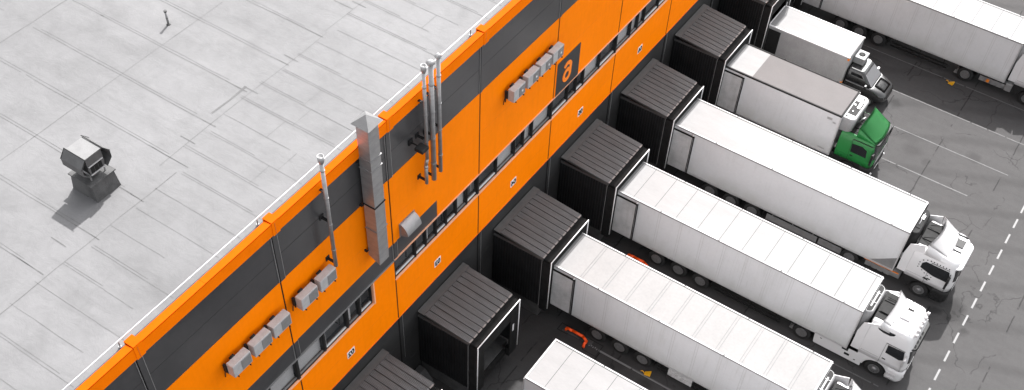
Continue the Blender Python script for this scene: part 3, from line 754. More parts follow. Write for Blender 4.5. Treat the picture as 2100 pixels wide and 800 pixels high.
# wheel guide blocks at the wall
G = 'concrete blocks at the foot of the wall'
blk = None
for k in range(-1, 6):
    loc = (.05, YS - .55 + k * S, 0)
    if blk is None:
        d = mb(); d.prism([(0, 0), (0, .75), (.35, .75), (.8, .2), (.8, 0)], -.45, .45, 'y', bev=.02); blk = d.build('concrete_block', M['dock']); blk.location = loc
        tag(blk, 'dark sloped concrete block at the wall foot between shelters 01 and 02', 'block', G)
    else:
        c_ = blk.copy(); col.objects.link(c_); c_.location = loc; c_['label'] = 'dark sloped concrete block at the wall foot just left of dock shelter %02d' % (k + 3)

# ------------------------------------------------------------------ vehicles
def wheel(parent, x, yface, side, r=.5, wd=.3, rimc='rim', front=False, name='wheel'):
    """yface: outer face y, side -1 near / +1 far"""
    s = side
    e = D.objects.new(name, None); col.objects.link(e); e.parent = parent; e.location = (x, yface, r)
    d = mb(); d.lathe([(r * .6, 0), (r * .72, s * .012), (r * .9, s * .012), (r * .97, -s * .01), (r, -s * .05), (r, -s * (wd - .05)), (r * .9, -s * wd), (r * .5, -s * wd)], (0, 0, 0), 'y', 32); d.build('tyre', M['tyre'], e)
    d = mb(); rr = r * .6
    dep = .1 if not front else .02
    d.lathe([(rr, s * .008), (rr * .93, s * .012), (rr * .88, -s * .05), (rr * .5, -s * dep), (rr * .42, -s * (dep - .05)), (rr * .40, s * (.0 if not front else .05)), (rr * .2, s * (.01 if not front else .08))], (0, 0, 0), 'y', 24)
    d.build('rim', M[rimc], e)
    d = mb()
    for i in range(10):
        a = 2 * math.pi * i / 10; d.tube((rr * .68 * math.cos(a), -s * .08, rr * .68 * math.sin(a)), (rr * .68 * math.cos(a), -s * (dep * .6 + .0) + s * .02, rr * .68 * math.sin(a)), rr * .085, 8)
    d.build('hand_hole', M['dark'], e)
    return e

def trailer(T, kind, gpanel=False, L=13.6, H=4.0, W=2.6, roof='troof', seams='dark', side='tside', nose=True, ribs=True, door='tdoor', spacing=1.22, phase=.9, zb=1.06, axles=(2.9, 4.21, 5.52), guards='rail', wheels=True, doorfold=True):
    h = W / 2
    bx = thing_part('cargo_box', T)
    d = mb(); d.box(0, L, -h, h, zb, H - .015, .012); bodyo = d.build('cargo_box', M[side], T)
    d = mb(); d.box(.05, L - .05, -h + .05, h - .05, H - .012, H + .004); d.build('roof_panel', M[roof], bodyo)
    # side and end rails
    d = Pieces()
    for s in (-1, 1):
        a, c_ = s * (h + .012), s * (h - .07); d.box(-.01, L + .01, min(a, c_), max(a, c_), H - .07, H + .035, .008)
    d.box(-.015, .07, -h + .075, h - .075, H - .05, H + .03, .008); d.box(L - .08, L + .015, -h + .075, h - .075, H - .05, H + .03, .008)
    d.build('top_rail', M['trail'] if kind != 'tan' else M['dark'], bodyo)
    d = Pieces()
    for s in (-1, 1):
        a, c_ = s * (h + .016), s * (h - .05); d.box(0, L, min(a, c_), max(a, c_), zb - .03, zb + .09, .006)
    d.build('bottom_rail', M['rail'], bodyo)
    d = Pieces()
    for xx in (0, L):
        for s in (-1, 1): d.box(xx - .035, xx + .03, s * h - .03, s * h + .03, zb, H - .07, .01)
    d.build('corner_post', M['rail'], bodyo)
    if seams == 'dark':
        d = mb(); x = phase
        while x < L - .2: d.box(x, x + .022, -h + .075, h - .075, H + .003, H + .0065); x += spacing
        d.build('roof_seam', M['tseam'], bodyo)
    elif seams == 'double':
        d = mb(); x = phase
        while x < L - .2:
            d.box(x, x + .02, -h + .075, h - .075, H + .003, H + .014); d.box(x + .13, x + .15, -h + .075, h - .075, H + .003, H + .014); x += spacing
        d.build('roof_seam', M['tseaml'], bodyo)
    if ribs:
        for s in (-1, 1):
            d = mb(); x = phase + .35
            while x < L - .3:
                a, c_ = s * (h - .02), s * (h + .007)
                d.box(x, x + .02, min(a, c_), max(a, c_), zb + .1, H - .09); d.box(x + .12, x + .14, min(a, c_), max(a, c_), zb + .1, H - .09)
                x += spacing
            d.build('side_rib', M['ribline'], bodyo)
    if doorfold:
        for s in (-1, 1):
            d = mb(); a, c_ = s * (h + .03), s * (h + .075); d.box(.12, 1.32, min(a, c_), max(a, c_), zb + .05, H - .28, .01); dl = d.build('rear_door', M[door], T)
            d = mb(); a, c_ = s * (h + .078), s * (h + .11)
            d.tube((1.28, s * (h + .09), zb - .02), (1.28, s * (h + .09), H - .22), .02, 8); d.box(1.33, 1.37, min(s * (h + .02), c_), max(s * (h + .02), c_), zb + .02, H - .2); d.build('lock_bar', M['plastic'], dl)
            d = mb(); d.box(.06, 1.36, min(s * (h + .014), s * (h + .09)), max(s * (h + .014), s * (h + .09)), H - .27, H - .2, .01); d.build('hinge_rail', M['plastic'], dl)
            d = mb(); d.ball((1.3, s * (h + .08), H - .1), .045); d.box(1.26, 1.34, s * (h + .04) - .03, s * (h + .04) + .03, H - .14, H - .05); d.build('corner_lamp', M['rail'], T)
    d = Pieces()
    for x in (2.6, 5.9, 9.3, 12.6):
        if x < L - .4:
            for s in (-1, 1): d.box(x, x + .05, s * (h - .01) - .03, s * (h - .01) + .03, H + .036, H + .06)
    d.build('strap_clip', M['dark'], bodyo)
    # under-body
    d = mb(); 
    for s in (-1, 1): d.box(.4, L - .2, s * .5 - .06, s * .5 + .06, .78, zb)
    for x in [k * .9 for k in range(1, int(L / .9))]: d.box(x, x + .07, -h + .1, h - .1, zb - .12, zb)
    d.build('chassis', M['dark'], T)
    if wheels:
        for ax in axles:
            for s in (-1, 1): wheel(T, ax, s * (h - .03), s, .5, .36)
        d = mb()
        for ax in axles: d.tube((ax, -h + .3, .5), (ax, h - .3, .5), .07, 10)
        d.build('axle', M['dark'], T)
        for s in (-1, 1):
            d = mb()
            for ax in axles:
                d.sheet(lambda u, v, ax=ax: (ax + .58 * math.cos(math.pi * (.12 + .76 * u)), s * (h - .4) + s * .36 * v, .5 + .56 * math.sin(math.pi * (.12 + .76 * u))), 10, 1, .012)
            d.box(axles[-1] + .62, axles[-1] + .64, min(s * (h - .4), s * (h - .04)), max(s * (h - .4), s * (h - .04)), .35, .95); d.build('mudguard', M['plastic'], T)
    if guards:
        for s in (-1, 1):
            d = mb(); a, c_ = s * (h - .03), s * (h - .06); x0, x1 = axles[-1] + .85, min(L - 3.2, axles[-1] + 4.6)
            if gpanel: d.box(x0, x0 + 3.0, min(a, c_), max(a, c_), .4, .84, .01); d.box(x0 + 3.1, x0 + 4.4, min(a, c_) + .02, max(a, c_) + .02, .4, .84, .01); x1 = x0 + 3
            else: d.box(x0, x1, min(a, c_), max(a, c_), .62, .74, .01); d.box(x0, x1, min(a, c_), max(a, c_), .4, .52, .01)
            for x in (x0 + .3, x1 - .3, (x0 + x1) / 2): d.box(x, x + .05, min(s * (h - .1), c_), max(s * (h - .1), c_), .4, zb)
            d.build('side_guard', M['hatch'] if not gpanel else M['steeld'], T)
        for s in (-1, 1): d = mb(); d.box(L - 2.9, L - 2.75, s * .9 - .06, s * .9 + .06, .25, zb); d.box(L - 3.0, L - 2.65, s * .9 - .15, s * .9 + .15, .2, .25); d.build('landing_leg', M['steeld'], T)
    d = mb(); d.box(-.05, .0, -h + .1, h - .1, .55, .7); d.box(-.03, .0, -h, h, zb - .1, zb + .1); d.build('rear_bumper', M['dark'], T)
    return bodyo
def thing_part(n, p): return None

def nose_unit(T, x, style, H=3.85):
    """refrigeration unit on the front wall of the box"""
    d = mb(); lv = [(1.9, x + .02, x + .36, .98, .25, .02), (2.0, x + .02, x + .40, 1.0, .28, .02), (H - .15, x + .02, x + .42, 1.0, .3, .02), (H, x + .02, x + .34, .95, .24, .02)]
    d.loft(lv, 8); u = d.build('cooling_unit', M['truckwhite'] if style != 'dark' else M['dark'], T)
    d = mb()
    if style == 'frame':
        d.loft([(H + .002, x + .06, x + .31, .91, .2, .02), (H + .02, x + .06, x + .31, .91, .2, .02)], 8); d.build('intake', M['ink'], u)
        d = mb()
        for y in (-.3, .35): d.box(x + .04, x + .33, y - .015, y + .015, H + .022, H + .04)
        d.box(x + .12, x + .2, -.6, .5, H + .022, H + .035)
        d.build('crossbar', M['truckwhite'], u)
        d = mb()
        for i in range(9): z = 2.25 + i * .13; d.box(x + .425, x + .45, -.75, -.1, z, z + .06)
        d.build('louvre', M['dark'], u)
    else:
        d.box(x + .05, x + .28, -.55, .75, H + .002, H + .03); d.build('intake', M['dark'], u)
        d = mb(); d.box(x + .1, x + .25, .1, .4, H + .03, H + .1, .01); d.tube((x + .15, -.3, H + .05), (x + .15, .6, H + .05), .02); d.build('fitting', M['rail'], u)
        if style == 'dark':
            d = mb(); d.loft([(1.85, x + .02, x + .42, 1.03, .28, .02), (2.3, x + .02, x + .45, 1.03, .3, .02)], 8); d.build('lower_cover', M['white'], u)
    return u

def tractor(T, x0, kind):
    """x0: local x of cab rear wall; cab is 2.4 long"""
    paint = M['green'] if kind == 'green' else M['cabw']
    o = lambda l: [(z, x0 + a, x0 + c_, h_, rf, rr) for z, a, c_, h_, rf, rr in l]
    if kind == 'round':     # smooth highline cab with side window row of dots
        lv = [(1.16, 0, 2.42, 1.23, .34, .06), (1.5, 0, 2.46, 1.25, .36, .06), (1.95, 0, 2.46, 1.25, .38, .06), (2.4, 0, 2.42, 1.24, .40, .06), (2.8, 0, 2.33, 1.22, .42, .06), (3.05, .0, 2.25, 1.18, .46, .08), (3.2, .02, 2.16, 1.10, .5, .1), (3.28, .05, 2.02, 1.0, .5, .12)]
        ws = [(1.98, 0, 2.46, 1.25, .38, .06), (2.4, 0, 2.42, 1.24, .40, .06), (2.75, 0, 2.34, 1.22, .42, .06)]
    elif kind == 'box':
        lv = [(1.16, 0, 2.36, 1.23, .26, .05), (1.5, 0, 2.40, 1.25, .28, .05), (1.9, 0, 2.40, 1.25, .30, .05), (2.4, 0, 2.34, 1.24, .30, .05), (2.9, 0, 2.22, 1.22, .30, .06), (3.3, 0, 2.10, 1.18, .32, .08), (3.55, .0, 1.98, 1.12, .34, .08), (3.66, .04, 1.86, 1.04, .34, .1)]
        ws = [(1.9, 0, 2.40, 1.25, .30, .05), (2.4, 0, 2.34, 1.24, .30, .05), (2.75, 0, 2.26, 1.225, .30, .06)]
    else:
        lv = [(1.1, 0, 2.2, 1.20, .24, .05), (1.5, 0, 2.26, 1.22, .26, .05), (1.85, 0, 2.26, 1.22, .26, .05), (2.4, 0, 2.18, 1.2, .28, .05), (2.8, 0, 2.06, 1.15, .30, .08), (2.92, .05, 1.95, 1.05, .3, .1)]
        ws = [(1.8, 0, 2.26, 1.22, .26, .05), (2.4, 0, 2.18, 1.2, .28, .05), (2.68, 0, 2.09, 1.17, .30, .07)]
    d = mb(); d.loft(o(lv), 8); cab = d.build('cab', paint, T)
    n = 8
    d = mb(); d.loft(o(ws), n, part=(4, 2 * n + 2 - 4), off=.006); d.build('windscreen', M['glass'], cab)
    zt = ws[-1][0]
    d = mb(); d.loft([(zt + .06, x0 + 1.9, x0 + ws[-1][2] + .17, 1.08, .3, .02), (zt + .12, x0 + 1.9, x0 + ws[-1][2] + .1, 1.1, .3, .02)], 8)
    d.build('sun_visor', M['plastic'] if kind != 'round' else paint, cab)
    # lower front: bumper and steps
    gx = lv[1][2] - 2.46; d = mb(); d.loft([(.28, x0 + 1.62, x0 + 2.40 + gx, 1.2, .25, .05), (.45, x0 + 1.6, x0 + 2.5 + gx, 1.24, .3, .05), (.9, x0 + 1.6, x0 + 2.5 + gx, 1.25, .3, .05), (1.15, x0 + 1.62, x0 + 2.45 + gx, 1.24, .3, .05)], 8)
    bum = d.build('bumper', M['plastic'] if kind != 'box' else paint, T)
    d = mb()
    for s in (-1, 1): d.ball((x0 + 2.36, s * 1.02, .72), .15, (.7, .6, .6))
    if kind == 'green': d = mb(); [d.ball((x0 + 2.3, s * 1.0, .72), .13, (.7, .6, .6)) for s in (-1, 1)]
    d.build('headlight', M['rail'], bum)
    d = Pieces()
    for z in (.45, .75):
        for s in (-1, 1): d.box(x0 + 1.65, x0 + 2.1, min(s * 1.2, s * 1.30), max(s * 1.2, s * 1.30), z, z + .05, .01)
    d.build('step', M['plastic'] if kind != 'box' else M['rail'], bum)
    d = mb(); d.box(x0 + 2.43 + gx, x0 + 2.475 + gx, -.85, .85, 1.05, 1.75, .01)
    gr = d.build('grille', M['plastic'], cab)
    d = Pieces()
    for z in (1.2, 1.35, 1.5, 1.65): d.box(x0 + 2.476 + gx, x0 + 2.486 + gx, -.8, .8, z, z + .03)
    d.build('grille_bar', M['rail'], gr)
    d = mb(); d.box(x0 + 2.503 + gx, x0 + 2.513 + gx, -.26, .26, .5, .61); d.build('number_plate', M['plate'], bum)
    for y_ in (-.55, .15): d = mb(); d.tube((x0 + 2.49 + gx, y_, 1.93), (x0 + 2.46 + gx, y_ + .5, 2.15), .012, 6); d.build('wiper', M['plastic'], cab)
    # arches
    wx = x0 + 1.05 if kind != 'green' else x0 + 1.0
    for s in (-1, 1):
        d = mb(); d.sheet(lambda u, v: (wx + .62 * math.cos(math.pi * u), s * (.88 + .38 * v), .5 + .62 * math.sin(math.pi * u)), 14, 1, .05)
        pts = [(wx + .62 * math.cos(math.pi * i / 12), .5 + .62 * math.sin(math.pi * i / 12)) for i in range(13)]
        outer = [(wx + .62, 1.17), (wx - 1.02, 1.17), (wx - 1.02, .95), (wx - .75, .75)]
        d.prism(pts[::-1][::1] and (pts + [(wx - .72, .5), (wx - 1.0, .9), (wx - 1.02, 1.18), (wx + .63, 1.18)]), s * 1.17, s * 1.235, 'y')
        d.build('wheel_arch', M['plastic'] if kind != 'box' else (paint if s else paint), T)
        wheel(T, wx, s * 1.2, s, .5, .3, front=True)
    # side windows
    yw = lv[2][3]
    for s in (-1, 1):
        if kind == 'round': pr = [(.62, 2.12), (.62, 2.45), (.78, 2.62), (2.02, 2.62), (2.22, 1.9), (1.35, 1.9)]
        elif kind == 'box': pr = [(1.18, 2.05), (1.16, 2.62), (1.98, 2.66), (2.08, 2.1), (1.9, 1.98)]
        else: pr = [(.85, 1.82), (.82, 2.4), (1.42, 2.45), (1.72, 2.3), (1.78, 1.8)]
        d = mb(); a, c_ = s * (yw - .05), s * (yw + .006); d.prism([(x0 + p, q) for p, q in pr], min(a, c_), max(a, c_), 'y'); d.build('side_window', M['glass'], cab)
        # door seam
        d = mb(); c2 = s * (yw + .004)
        xr = 1.05 if kind != 'green' else .78
        for (xa, xb, za, zb_) in ((xr, xr + .016, 1.2, 2.7), (xr, 2.0, 2.7, 2.716), (2.14, 2.156, 1.2, 1.9), (.08, 1.0, 1.5, 1.51)): d.box(x0 + xa, x0 + xb, min(a, c2), max(a, c2), za, zb_)
        d.box(x0 + xr + .1, x0 + xr + .28, min(a, s * (yw + .02)), max(a, s * (yw + .02)), 1.55, 1.62, .008); d.build('door_line', M['plastic'], cab)
        # mirrors
        d = mb(); mx_ = x0 + 2.12; my = s * (yw + .2)
        d.box(mx_ - .05, mx_ + .08, my - .12, my + .12, 1.95, 2.45, .03); d.box(mx_ - .05, mx_ + .07, my - .12, my + .12, 1.68, 1.9, .03)
        d.tube((mx_, s * (yw - .05), 2.5), (mx_, my, 2.42), .02); d.tube((mx_, s * (yw - .05), 1.75), (mx_, my, 1.75), .02)
        d.build('mirror', M['plastic'] if kind != 'box' else M['rail'], cab)
        if kind == 'round':
            d = mb()
            dots = [(.50 + .0 * i, 2.1 + i * .17) for i in range(3)] + [(.62, 2.66), (.8, 2.76)] + [(.98 + i * .16, 2.80) for i in range(7)] + [(.75, 1.98), (.93, 1.86), (1.12, 1.78), (1.32, 1.76)]
            for p, q in dots: d.lathe([(.032, s * (yw - .06)), (.032, s * (yw + .01 if q < 2.7 else yw - .005))], (x0 + p, 0, q), 'y', 10)
            d.build('stud_marking', M['ink'], cab)
            d = mb(); d.prism([(x0 + .95, 1.48), (x0 + 1.0, 1.62), (x0 + 1.2, 1.55), (x0 + 1.25, 1.45)], min(a, s * (yw + .01)), max(a, s * (yw + .01)), 'y'); d.build('air_slot', M['plastic'], cab)
        if kind == 'box':
            d = mb(); d.prism([(x0 + .45, 3.28), (x0 + .35, 3.42), (x0 + 1.25, 3.42), (x0 + 1.2, 3.3), (x0 + .9, 3.12)], min(s * 1.0, s * 1.19), max(s * 1.0, s * 1.19), 'y'); d.build('roof_window', M['glass'], cab)
    # roof fairing
    zr_ = lv[-1][0]
    if kind == 'round': xf, xr, zt, hw0, hw1, cv = 1.62, .52, 3.98, .98, 1.19, .22
    elif kind == 'box': xf, xr, zt, hw0, hw1, cv = .95, .45, 4.0, 1.0, 1.17, .12
    else: xf, xr, zt, hw0, hw1, cv = 2.02, .88, 3.86, 1.1, 1.12, .1
    def fr(u, v):      # u across, v front->rear
        q = 2 * u - 1; hwv = hw0 + (hw1 - hw0) * v
        return (x0 + xf + (xr - xf) * v + cv * v * (1 - q * q) + ({'green': .16, 'round': .14}.get(kind, 0) * (1 - q * q) * (1 - v)), q * hwv, zr_ - .03 + (zt - zr_) * (v ** 1.1) * (1 - (.24 if kind == 'box' else .36) * abs(q) ** 3.2))
    d = mb(); d.sheet(fr, 16, 8, -.03); fa = d.build('roof_fairing', paint, cab)
    for s in (-1, 1):   # fairing cheeks and side extenders
        d = mb(); n8 = 8
        top = [fr(1 if s > 0 else 0, i / n8) for i in range(n8 + 1)]
        bm = bmesh.new(); A = [bm.verts.new(p) for p in top]; low = max(zr_ - .5, 0); 
        B = [bm.verts.new((p[0], s * (yw - .04 if kind != 'green' else 1.12), zr_ - (.28 if kind != 'green' else .05))) for p in top]
        fs = [bm.faces.new((A[i], A[i + 1], B[i + 1], B[i])) for i in range(n8)]
        for f in fs: f.smooth = True
        bmesh.ops.recalc_face_normals(bm, faces=bm.faces); bmesh.ops.solidify(bm, geom=fs, thickness=.025); d.merge(bm); d.build('cheek', paint, fa)
        if kind != 'green':
            d = mb(); e = s * (yw - .05); d.prism([(x0 + .02, 1.3), (x0 - .42, 1.3), (x0 - .42, 2.6), (x0 - .3, 3.3), (x0 + .42, zt - .35), (x0 + .5, zr_ - .2), (x0 + .02, zr_ - .3)], min(e, e + s * .04), max(e, e + s * .04), 'y', bev=.008); d.build('side_extender', paint, fa)
    d = mb()
    d.box(x0 + .0, x0 + xr + .3, -hw0 + .1, hw0 - .1, zr_ + .002, zr_ + .03); d.box(x0 - .03, x0 - .002, -1.1, 1.1, 1.3, zr_ - .15)
    for y in (-.5, .3): d.box(x0 + .02, x0 + xr + .3, y - .015, y + .015, zr_ + .03, zr_ + .07)
    d.tube((x0 + .1, -.5, zr_ + .1), (x0 + xr + .2, -.5, zt - .25), .02); d.tube((x0 + .1, .5, zr_ + .1), (x0 + xr + .2, .5, zt - .25), .02)
    d.build('back_frame', M['dark'], fa)
    if kind == 'round':
        d = mb(); d.box(x0 + 1.55, x0 + 2.02, -.02, .56, zr_ - .012, zr_ + .05, .02); h_ = d.build('roof_hatch', M['hatch'], cab)
        d = mb()
        for y in (-.32, .86): d.box(x0 + 1.45, x0 + 2.05, y - .018, y + .018, zr_ - .02, zr_ + .06)
        d.build('hatch_rail', M['plastic'], h_)
    if kind == 'box':
        d = mb(); d.box(x0 + 1.0, x0 + 1.5, -.28, .3, zr_ - .01, zr_ + .1, .03); h_ = d.build('roof_hatch', paint, cab)
        d = mb(); d.box(x0 + 1.15, x0 + 1.45, .42, .56, zr_, zr_ + .02); d.build('vent', M['dark'], h_)
        d = mb(); zz = zr_ - .08
        for y in (-.8, -.48, -.16, .16, .48, .8): d.lathe([(.05, x0 + 1.98), (.095, x0 + 2.1), (.095, x0 + 2.13), (.02, x0 + 2.135)], (0, y, zz + .04), 'x', 14)
        d.tube((x0 + 2.02, -.95, zz), (x0 + 2.02, .95, zz), .025); lb = d.build('lamp_bar', M['rail'], cab)
        d = mb(); d.path([(x0 + 1.2, .95, zr_ + .0), (x0 + 1.2, .95, zr_ + .12), (x0 + 1.85, .9, zr_ + .12), (x0 + 1.95, .7, zr_ + .1)], .022, 8); d.build('roof_bar', M['plastic'], cab); d = mb(); d.path([(x0 + 1.35, -.95, zr_ - .05), (x0 + 1.35, -.95, zr_ + .08), (x0 + 1.8, -.9, zr_ + .05)], .018, 8); d.build('roof_bar', M['plastic'], cab)
        d = mb()
        for p in ((.55, .5), (1.0, .6), (.6, -.5), (.9, -.75), (1.55, -.55)): d.lathe([(.03, zr_), (.03, zr_ + .02)], (x0 + p[0], p[1], 0), 'z', 8)
        d.build('roof_bolt', M['ink'], cab)
    return cab
def tractor_chassis(T, x0, kind):
    """rear frame of a tractor unit: drive axle, tanks, catwalk"""
    ax = x0 - 2.85
    for s in (-1, 1):
        wheel(T, ax, s * 1.24, s, .5, .6)
        d = mb(); d.sheet(lambda u, v: (ax + .6 * math.cos(math.pi * (.05 + .9 * u)), s * (.7 + .55 * v), .5 + .58 * math.sin(math.pi * (.05 + .9 * u))), 12, 1, .02); d.build('mudguard', M['plastic'], T)
        d = mb(); d.box(ax - .8, x0 + 2.3, s * .42 - .05, s * .42 + .05, .62, .92); d.build('frame_rail', M['dark'], T)
        if kind == 'box':
            d = mb(); a, c_ = s * 1.16, s * 1.22
            d.prism([(ax + .68, .28), (ax + .62, .95), (x0 + .0, 1.0), (x0 + .36, 1.18), (x0 + .36, .22), (ax + .75, .24)], min(a, c_), max(a, c_), 'y', bev=.01); sk = d.build('side_skirt', M['cabw'], T)
            d = mb(); c2 = s * 1.224
            for (p, q, z_, h_) in ((-.75, -.42, .8, .2), (-.55, -.28, .5, .16), (-.02, .08, .42, .06), (-1.9, -1.8, .75, .05)): d.box(x0 + p, x0 + q, min(a, c2), max(a, c2), z_, z_ + h_)
            d.build('skirt_step', M['dark'], sk)
        else:
            d = mb(); d.tube((ax + .85, s * .88, .66), (x0 - .1, s * .88, .66), .3, 18); d.build('fuel_tank', M['steeld'] if kind == 'round' else M['steel'], T)
            d = mb(); d.box(ax + .75, x0 - .2, min(s * 1.13, s * 1.19), max(s * 1.13, s * 1.19), .86, .90); d.build('side_strip', M['amber'] if 'smooth roof' in T['label'] else M['dark'], T)
            d = mb()
            for i in range(4): d.box(ax + .85 + i * .36, ax + 1.15 + i * .36, min(s * 1.14, s * 1.2), max(s * 1.14, s * 1.2), .5, .82, .02)
            d.build('side_locker', M['steeld'], T)
    d = mb(); d.box(x0 - 1.0, x0 - .05, -.9, .9, .93, .97); d.build('catwalk', M['dark'], T)
    d = mb(); d.tube((x0 - .2, .75, 1.0), (x0 - .2, .75, 2.6), .09, 14); d.build('exhaust_stack', M['steeld'], T)
    d = mb()
    for y, c_ in ((-.3, 0), (-.15, .1), (.1, .05)): d.path([(x0 - .05, y, 1.9), (x0 - .25, y, 1.5 + c_), (x0 - .45, y, 1.6), (x0 - .6, y, 2.1)], .018, 6)
    d.build('air_line', M['dark'], T)

def YC(k): return YS + WS / 2 + k * S
XR = 3.2
G = 'white articulated trucks backed up to the docks'
def artic(k, label, x=XR, y=None, cabk='box', unit='frame', group=G, **kw):
    T = thing('articulated_truck', label, 'truck', (x, YC(k) + (y or 0), 0), group)
    bodyo = trailer(T, cabk, **kw)
    if unit: nose_unit(T, 13.6, unit)
    tractor_chassis(T, 14.15, cabk); tractor(T, 14.15, cabk)
    return T, bodyo
T3, b3 = artic(0, 'white panel-roofed truck pulled away from the empty dock, cut by the lower edge', x=5.73, y=-.14, cabk='box', unit='frame', spacing=1.18, phase=1.0, ribs=False, doorfold=False, axles=(3.2, 4.5, 5.8))
T4, b4 = artic(1, 'white truck between the empty dock and 05, faint double roof ribs and yellow chock', y=.0, cabk='round', unit='frame', seams='double', roof='troofp', spacing=1.22, phase=1.5)
T5, b5 = artic(2, 'white truck with dark roof seams, lamp bar and square hatch on its cab', cabk='box', unit='frame', spacing=1.235, phase=.95)
T6, b6 = artic(3, 'white truck with smooth roof and rounded cab with a row of dark dots', cabk='round', unit='dark', seams=None, ribs=False, gpanel=True)
T9, b9 = artic(6, 'white truck in the upper right corner, farthest along the docks', cabk='round', unit='frame', spacing=1.22, phase=.6)
# details
d = Pieces()
for s in (-1, 1):
    d.box(13.62, 13.66, s * 1.27 - .03, s * 1.27 + .03, 1.1, 3.95)
d.build('edge_strip', M['plastic'], T6)
d = mb(); d.prism([(12.25, 1.07), (13.58, 1.07), (13.58, 2.05)], -1.312, -1.305, 'y'); d.build('corner_gusset', M['steeld'], T6)
d = mb(); d.box(6.95, 8.25, -1.3, -1.0, .45, 1.0, .02); d.box(7.1, 8.1, -1.32, -1.3, .5, .75); d.build('pallet_box', M['dirtyw'], T4)
d = mb(); d.box(12.6, 12.78, -1.32, -1.2, .62, .8, .02); d.build('fuel_cap', M['amber'], T9)
d = mb(); d.box(13.75, 14.15, -1.25, -.8, .5, 1.05, .03); d.build('battery_box', M['steel'], T9)

# box truck with green cab
T7 = thing('box_truck', 'rigid box truck with green cab, tan roof and white cooling unit', 'truck', (XR, YC(4), 0))
L7 = 10.5 - XR
b7 = trailer(T7, 'tan', L=L7, H=3.9, roof='tan', seams=None, ribs=False, axles=(5.3,), guards=None, zb=1.0)
d = mb(); d.box(.08, 1.75, -1.2, 1.2, 3.905, 3.912); d.build('roof_sheet', M['troof'], b7)
d = mb(); d.loft([(2.75, L7, L7 + .55, 1.0, .3, .02), (2.95, L7, L7 + .7, 1.15, .3, .02), (3.7, L7, L7 + .75, 1.18, .3, .02), (3.84, L7, L7 + .68, 1.12, .28, .02)], 8); u7 = d.build('cooling_unit', M['truckwhite'], T7)
d = mb(); d.box(L7 + .1, L7 + .6, -.7, .5, 3.842, 3.86); d.box(L7 + .1, L7 + .2, -1.0, -.9, 3.842, 3.855); d.box(L7 + .4, L7 + .5, .8, .9, 3.842, 3.855); d.build('intake', M['ink'], u7)
d = mb(); d.lathe([(.05, 3.87), (.05, 3.9), (.03, 3.9)], (L7 + .3, -.45, 0), 'z', 16); d.box(L7 + .38, L7 + .54, -.1, .42, 3.86, 3.9, .01); d.box(L7 + .15, L7 + .25, .1, .2, 3.86, 3.88); d.build('fan', M['rail'], u7)
tractor(T7, 10.72 - XR, 'green')
d = mb()
for s in (-1, 1): d.box(4.5, 9.6, s * .42 - .05, s * .42 + .05, .62, .92)
d.build('frame_rail', M['dark'], T7)
d = mb(); d.box(L7 - .75, L7 - .35, -1.312, -1.304, 1.25, 1.32); d.box(L7 - .38, L7 - .2, -1.312, -1.304, 3.25, 3.35); d.box(L7 - .75, L7 - .45, -1.312, -1.304, 3.4, 3.55); d.build('placard', M['edge'], b7)
d = mb(); d.path([(8.1, -.1, 1.6), (8.0, -.1, 3.0), (8.3, .2, 3.3)], .04); d.path([(8.1, .3, 1.6), (8.05, .3, 3.2)], .025); d.build('hose', M['rail'], T7)

# small van truck
T8 = thing('van_truck', 'small white box van with black car-like cab and roof cooler', 'van', (XR, YC(5), 0))
d = mb(); d.box(.1, 5.4, -1.15, 1.15, .85, 2.93, .01); b8 = d.build('cargo_box', M['tdoor'], T8)
M['vside'] = mat('van_box_side', .36, .5, var=.06, vs=1.2, dirt=.15); b8.data.materials[0] = M['vside']
d = mb(); d.box(.1, 5.4, -1.15, 1.15, 2.931, 2.945, .005); d.build('roof_panel', M['troof'], b8)
d = mb(); d.box(.08, .13, -1.16, 1.16, 2.9, 2.97); d.box(.1, 5.42, 1.12, 1.17, 2.9, 2.97); d.box(.1, 5.42, -1.17, -1.12, 2.88, 2.955); d.build('top_rail', M['white'], b8)
d = mb()
for z in (.95, 2.7): d.box(5.3, 5.42, -1.175, -1.152, z, z + .14); d.box(5.402, 5.42, -1.15, -1.0, z, z + .14)
d.build('corner_marker', M['amber'], b8)
for s in (-1, 1): d = mb(); d.box(.15, .95, min(s * 1.17, s * 1.21), max(s * 1.17, s * 1.21), .9, 2.7, .01); d.build('rear_door', M['plastic'], T8)
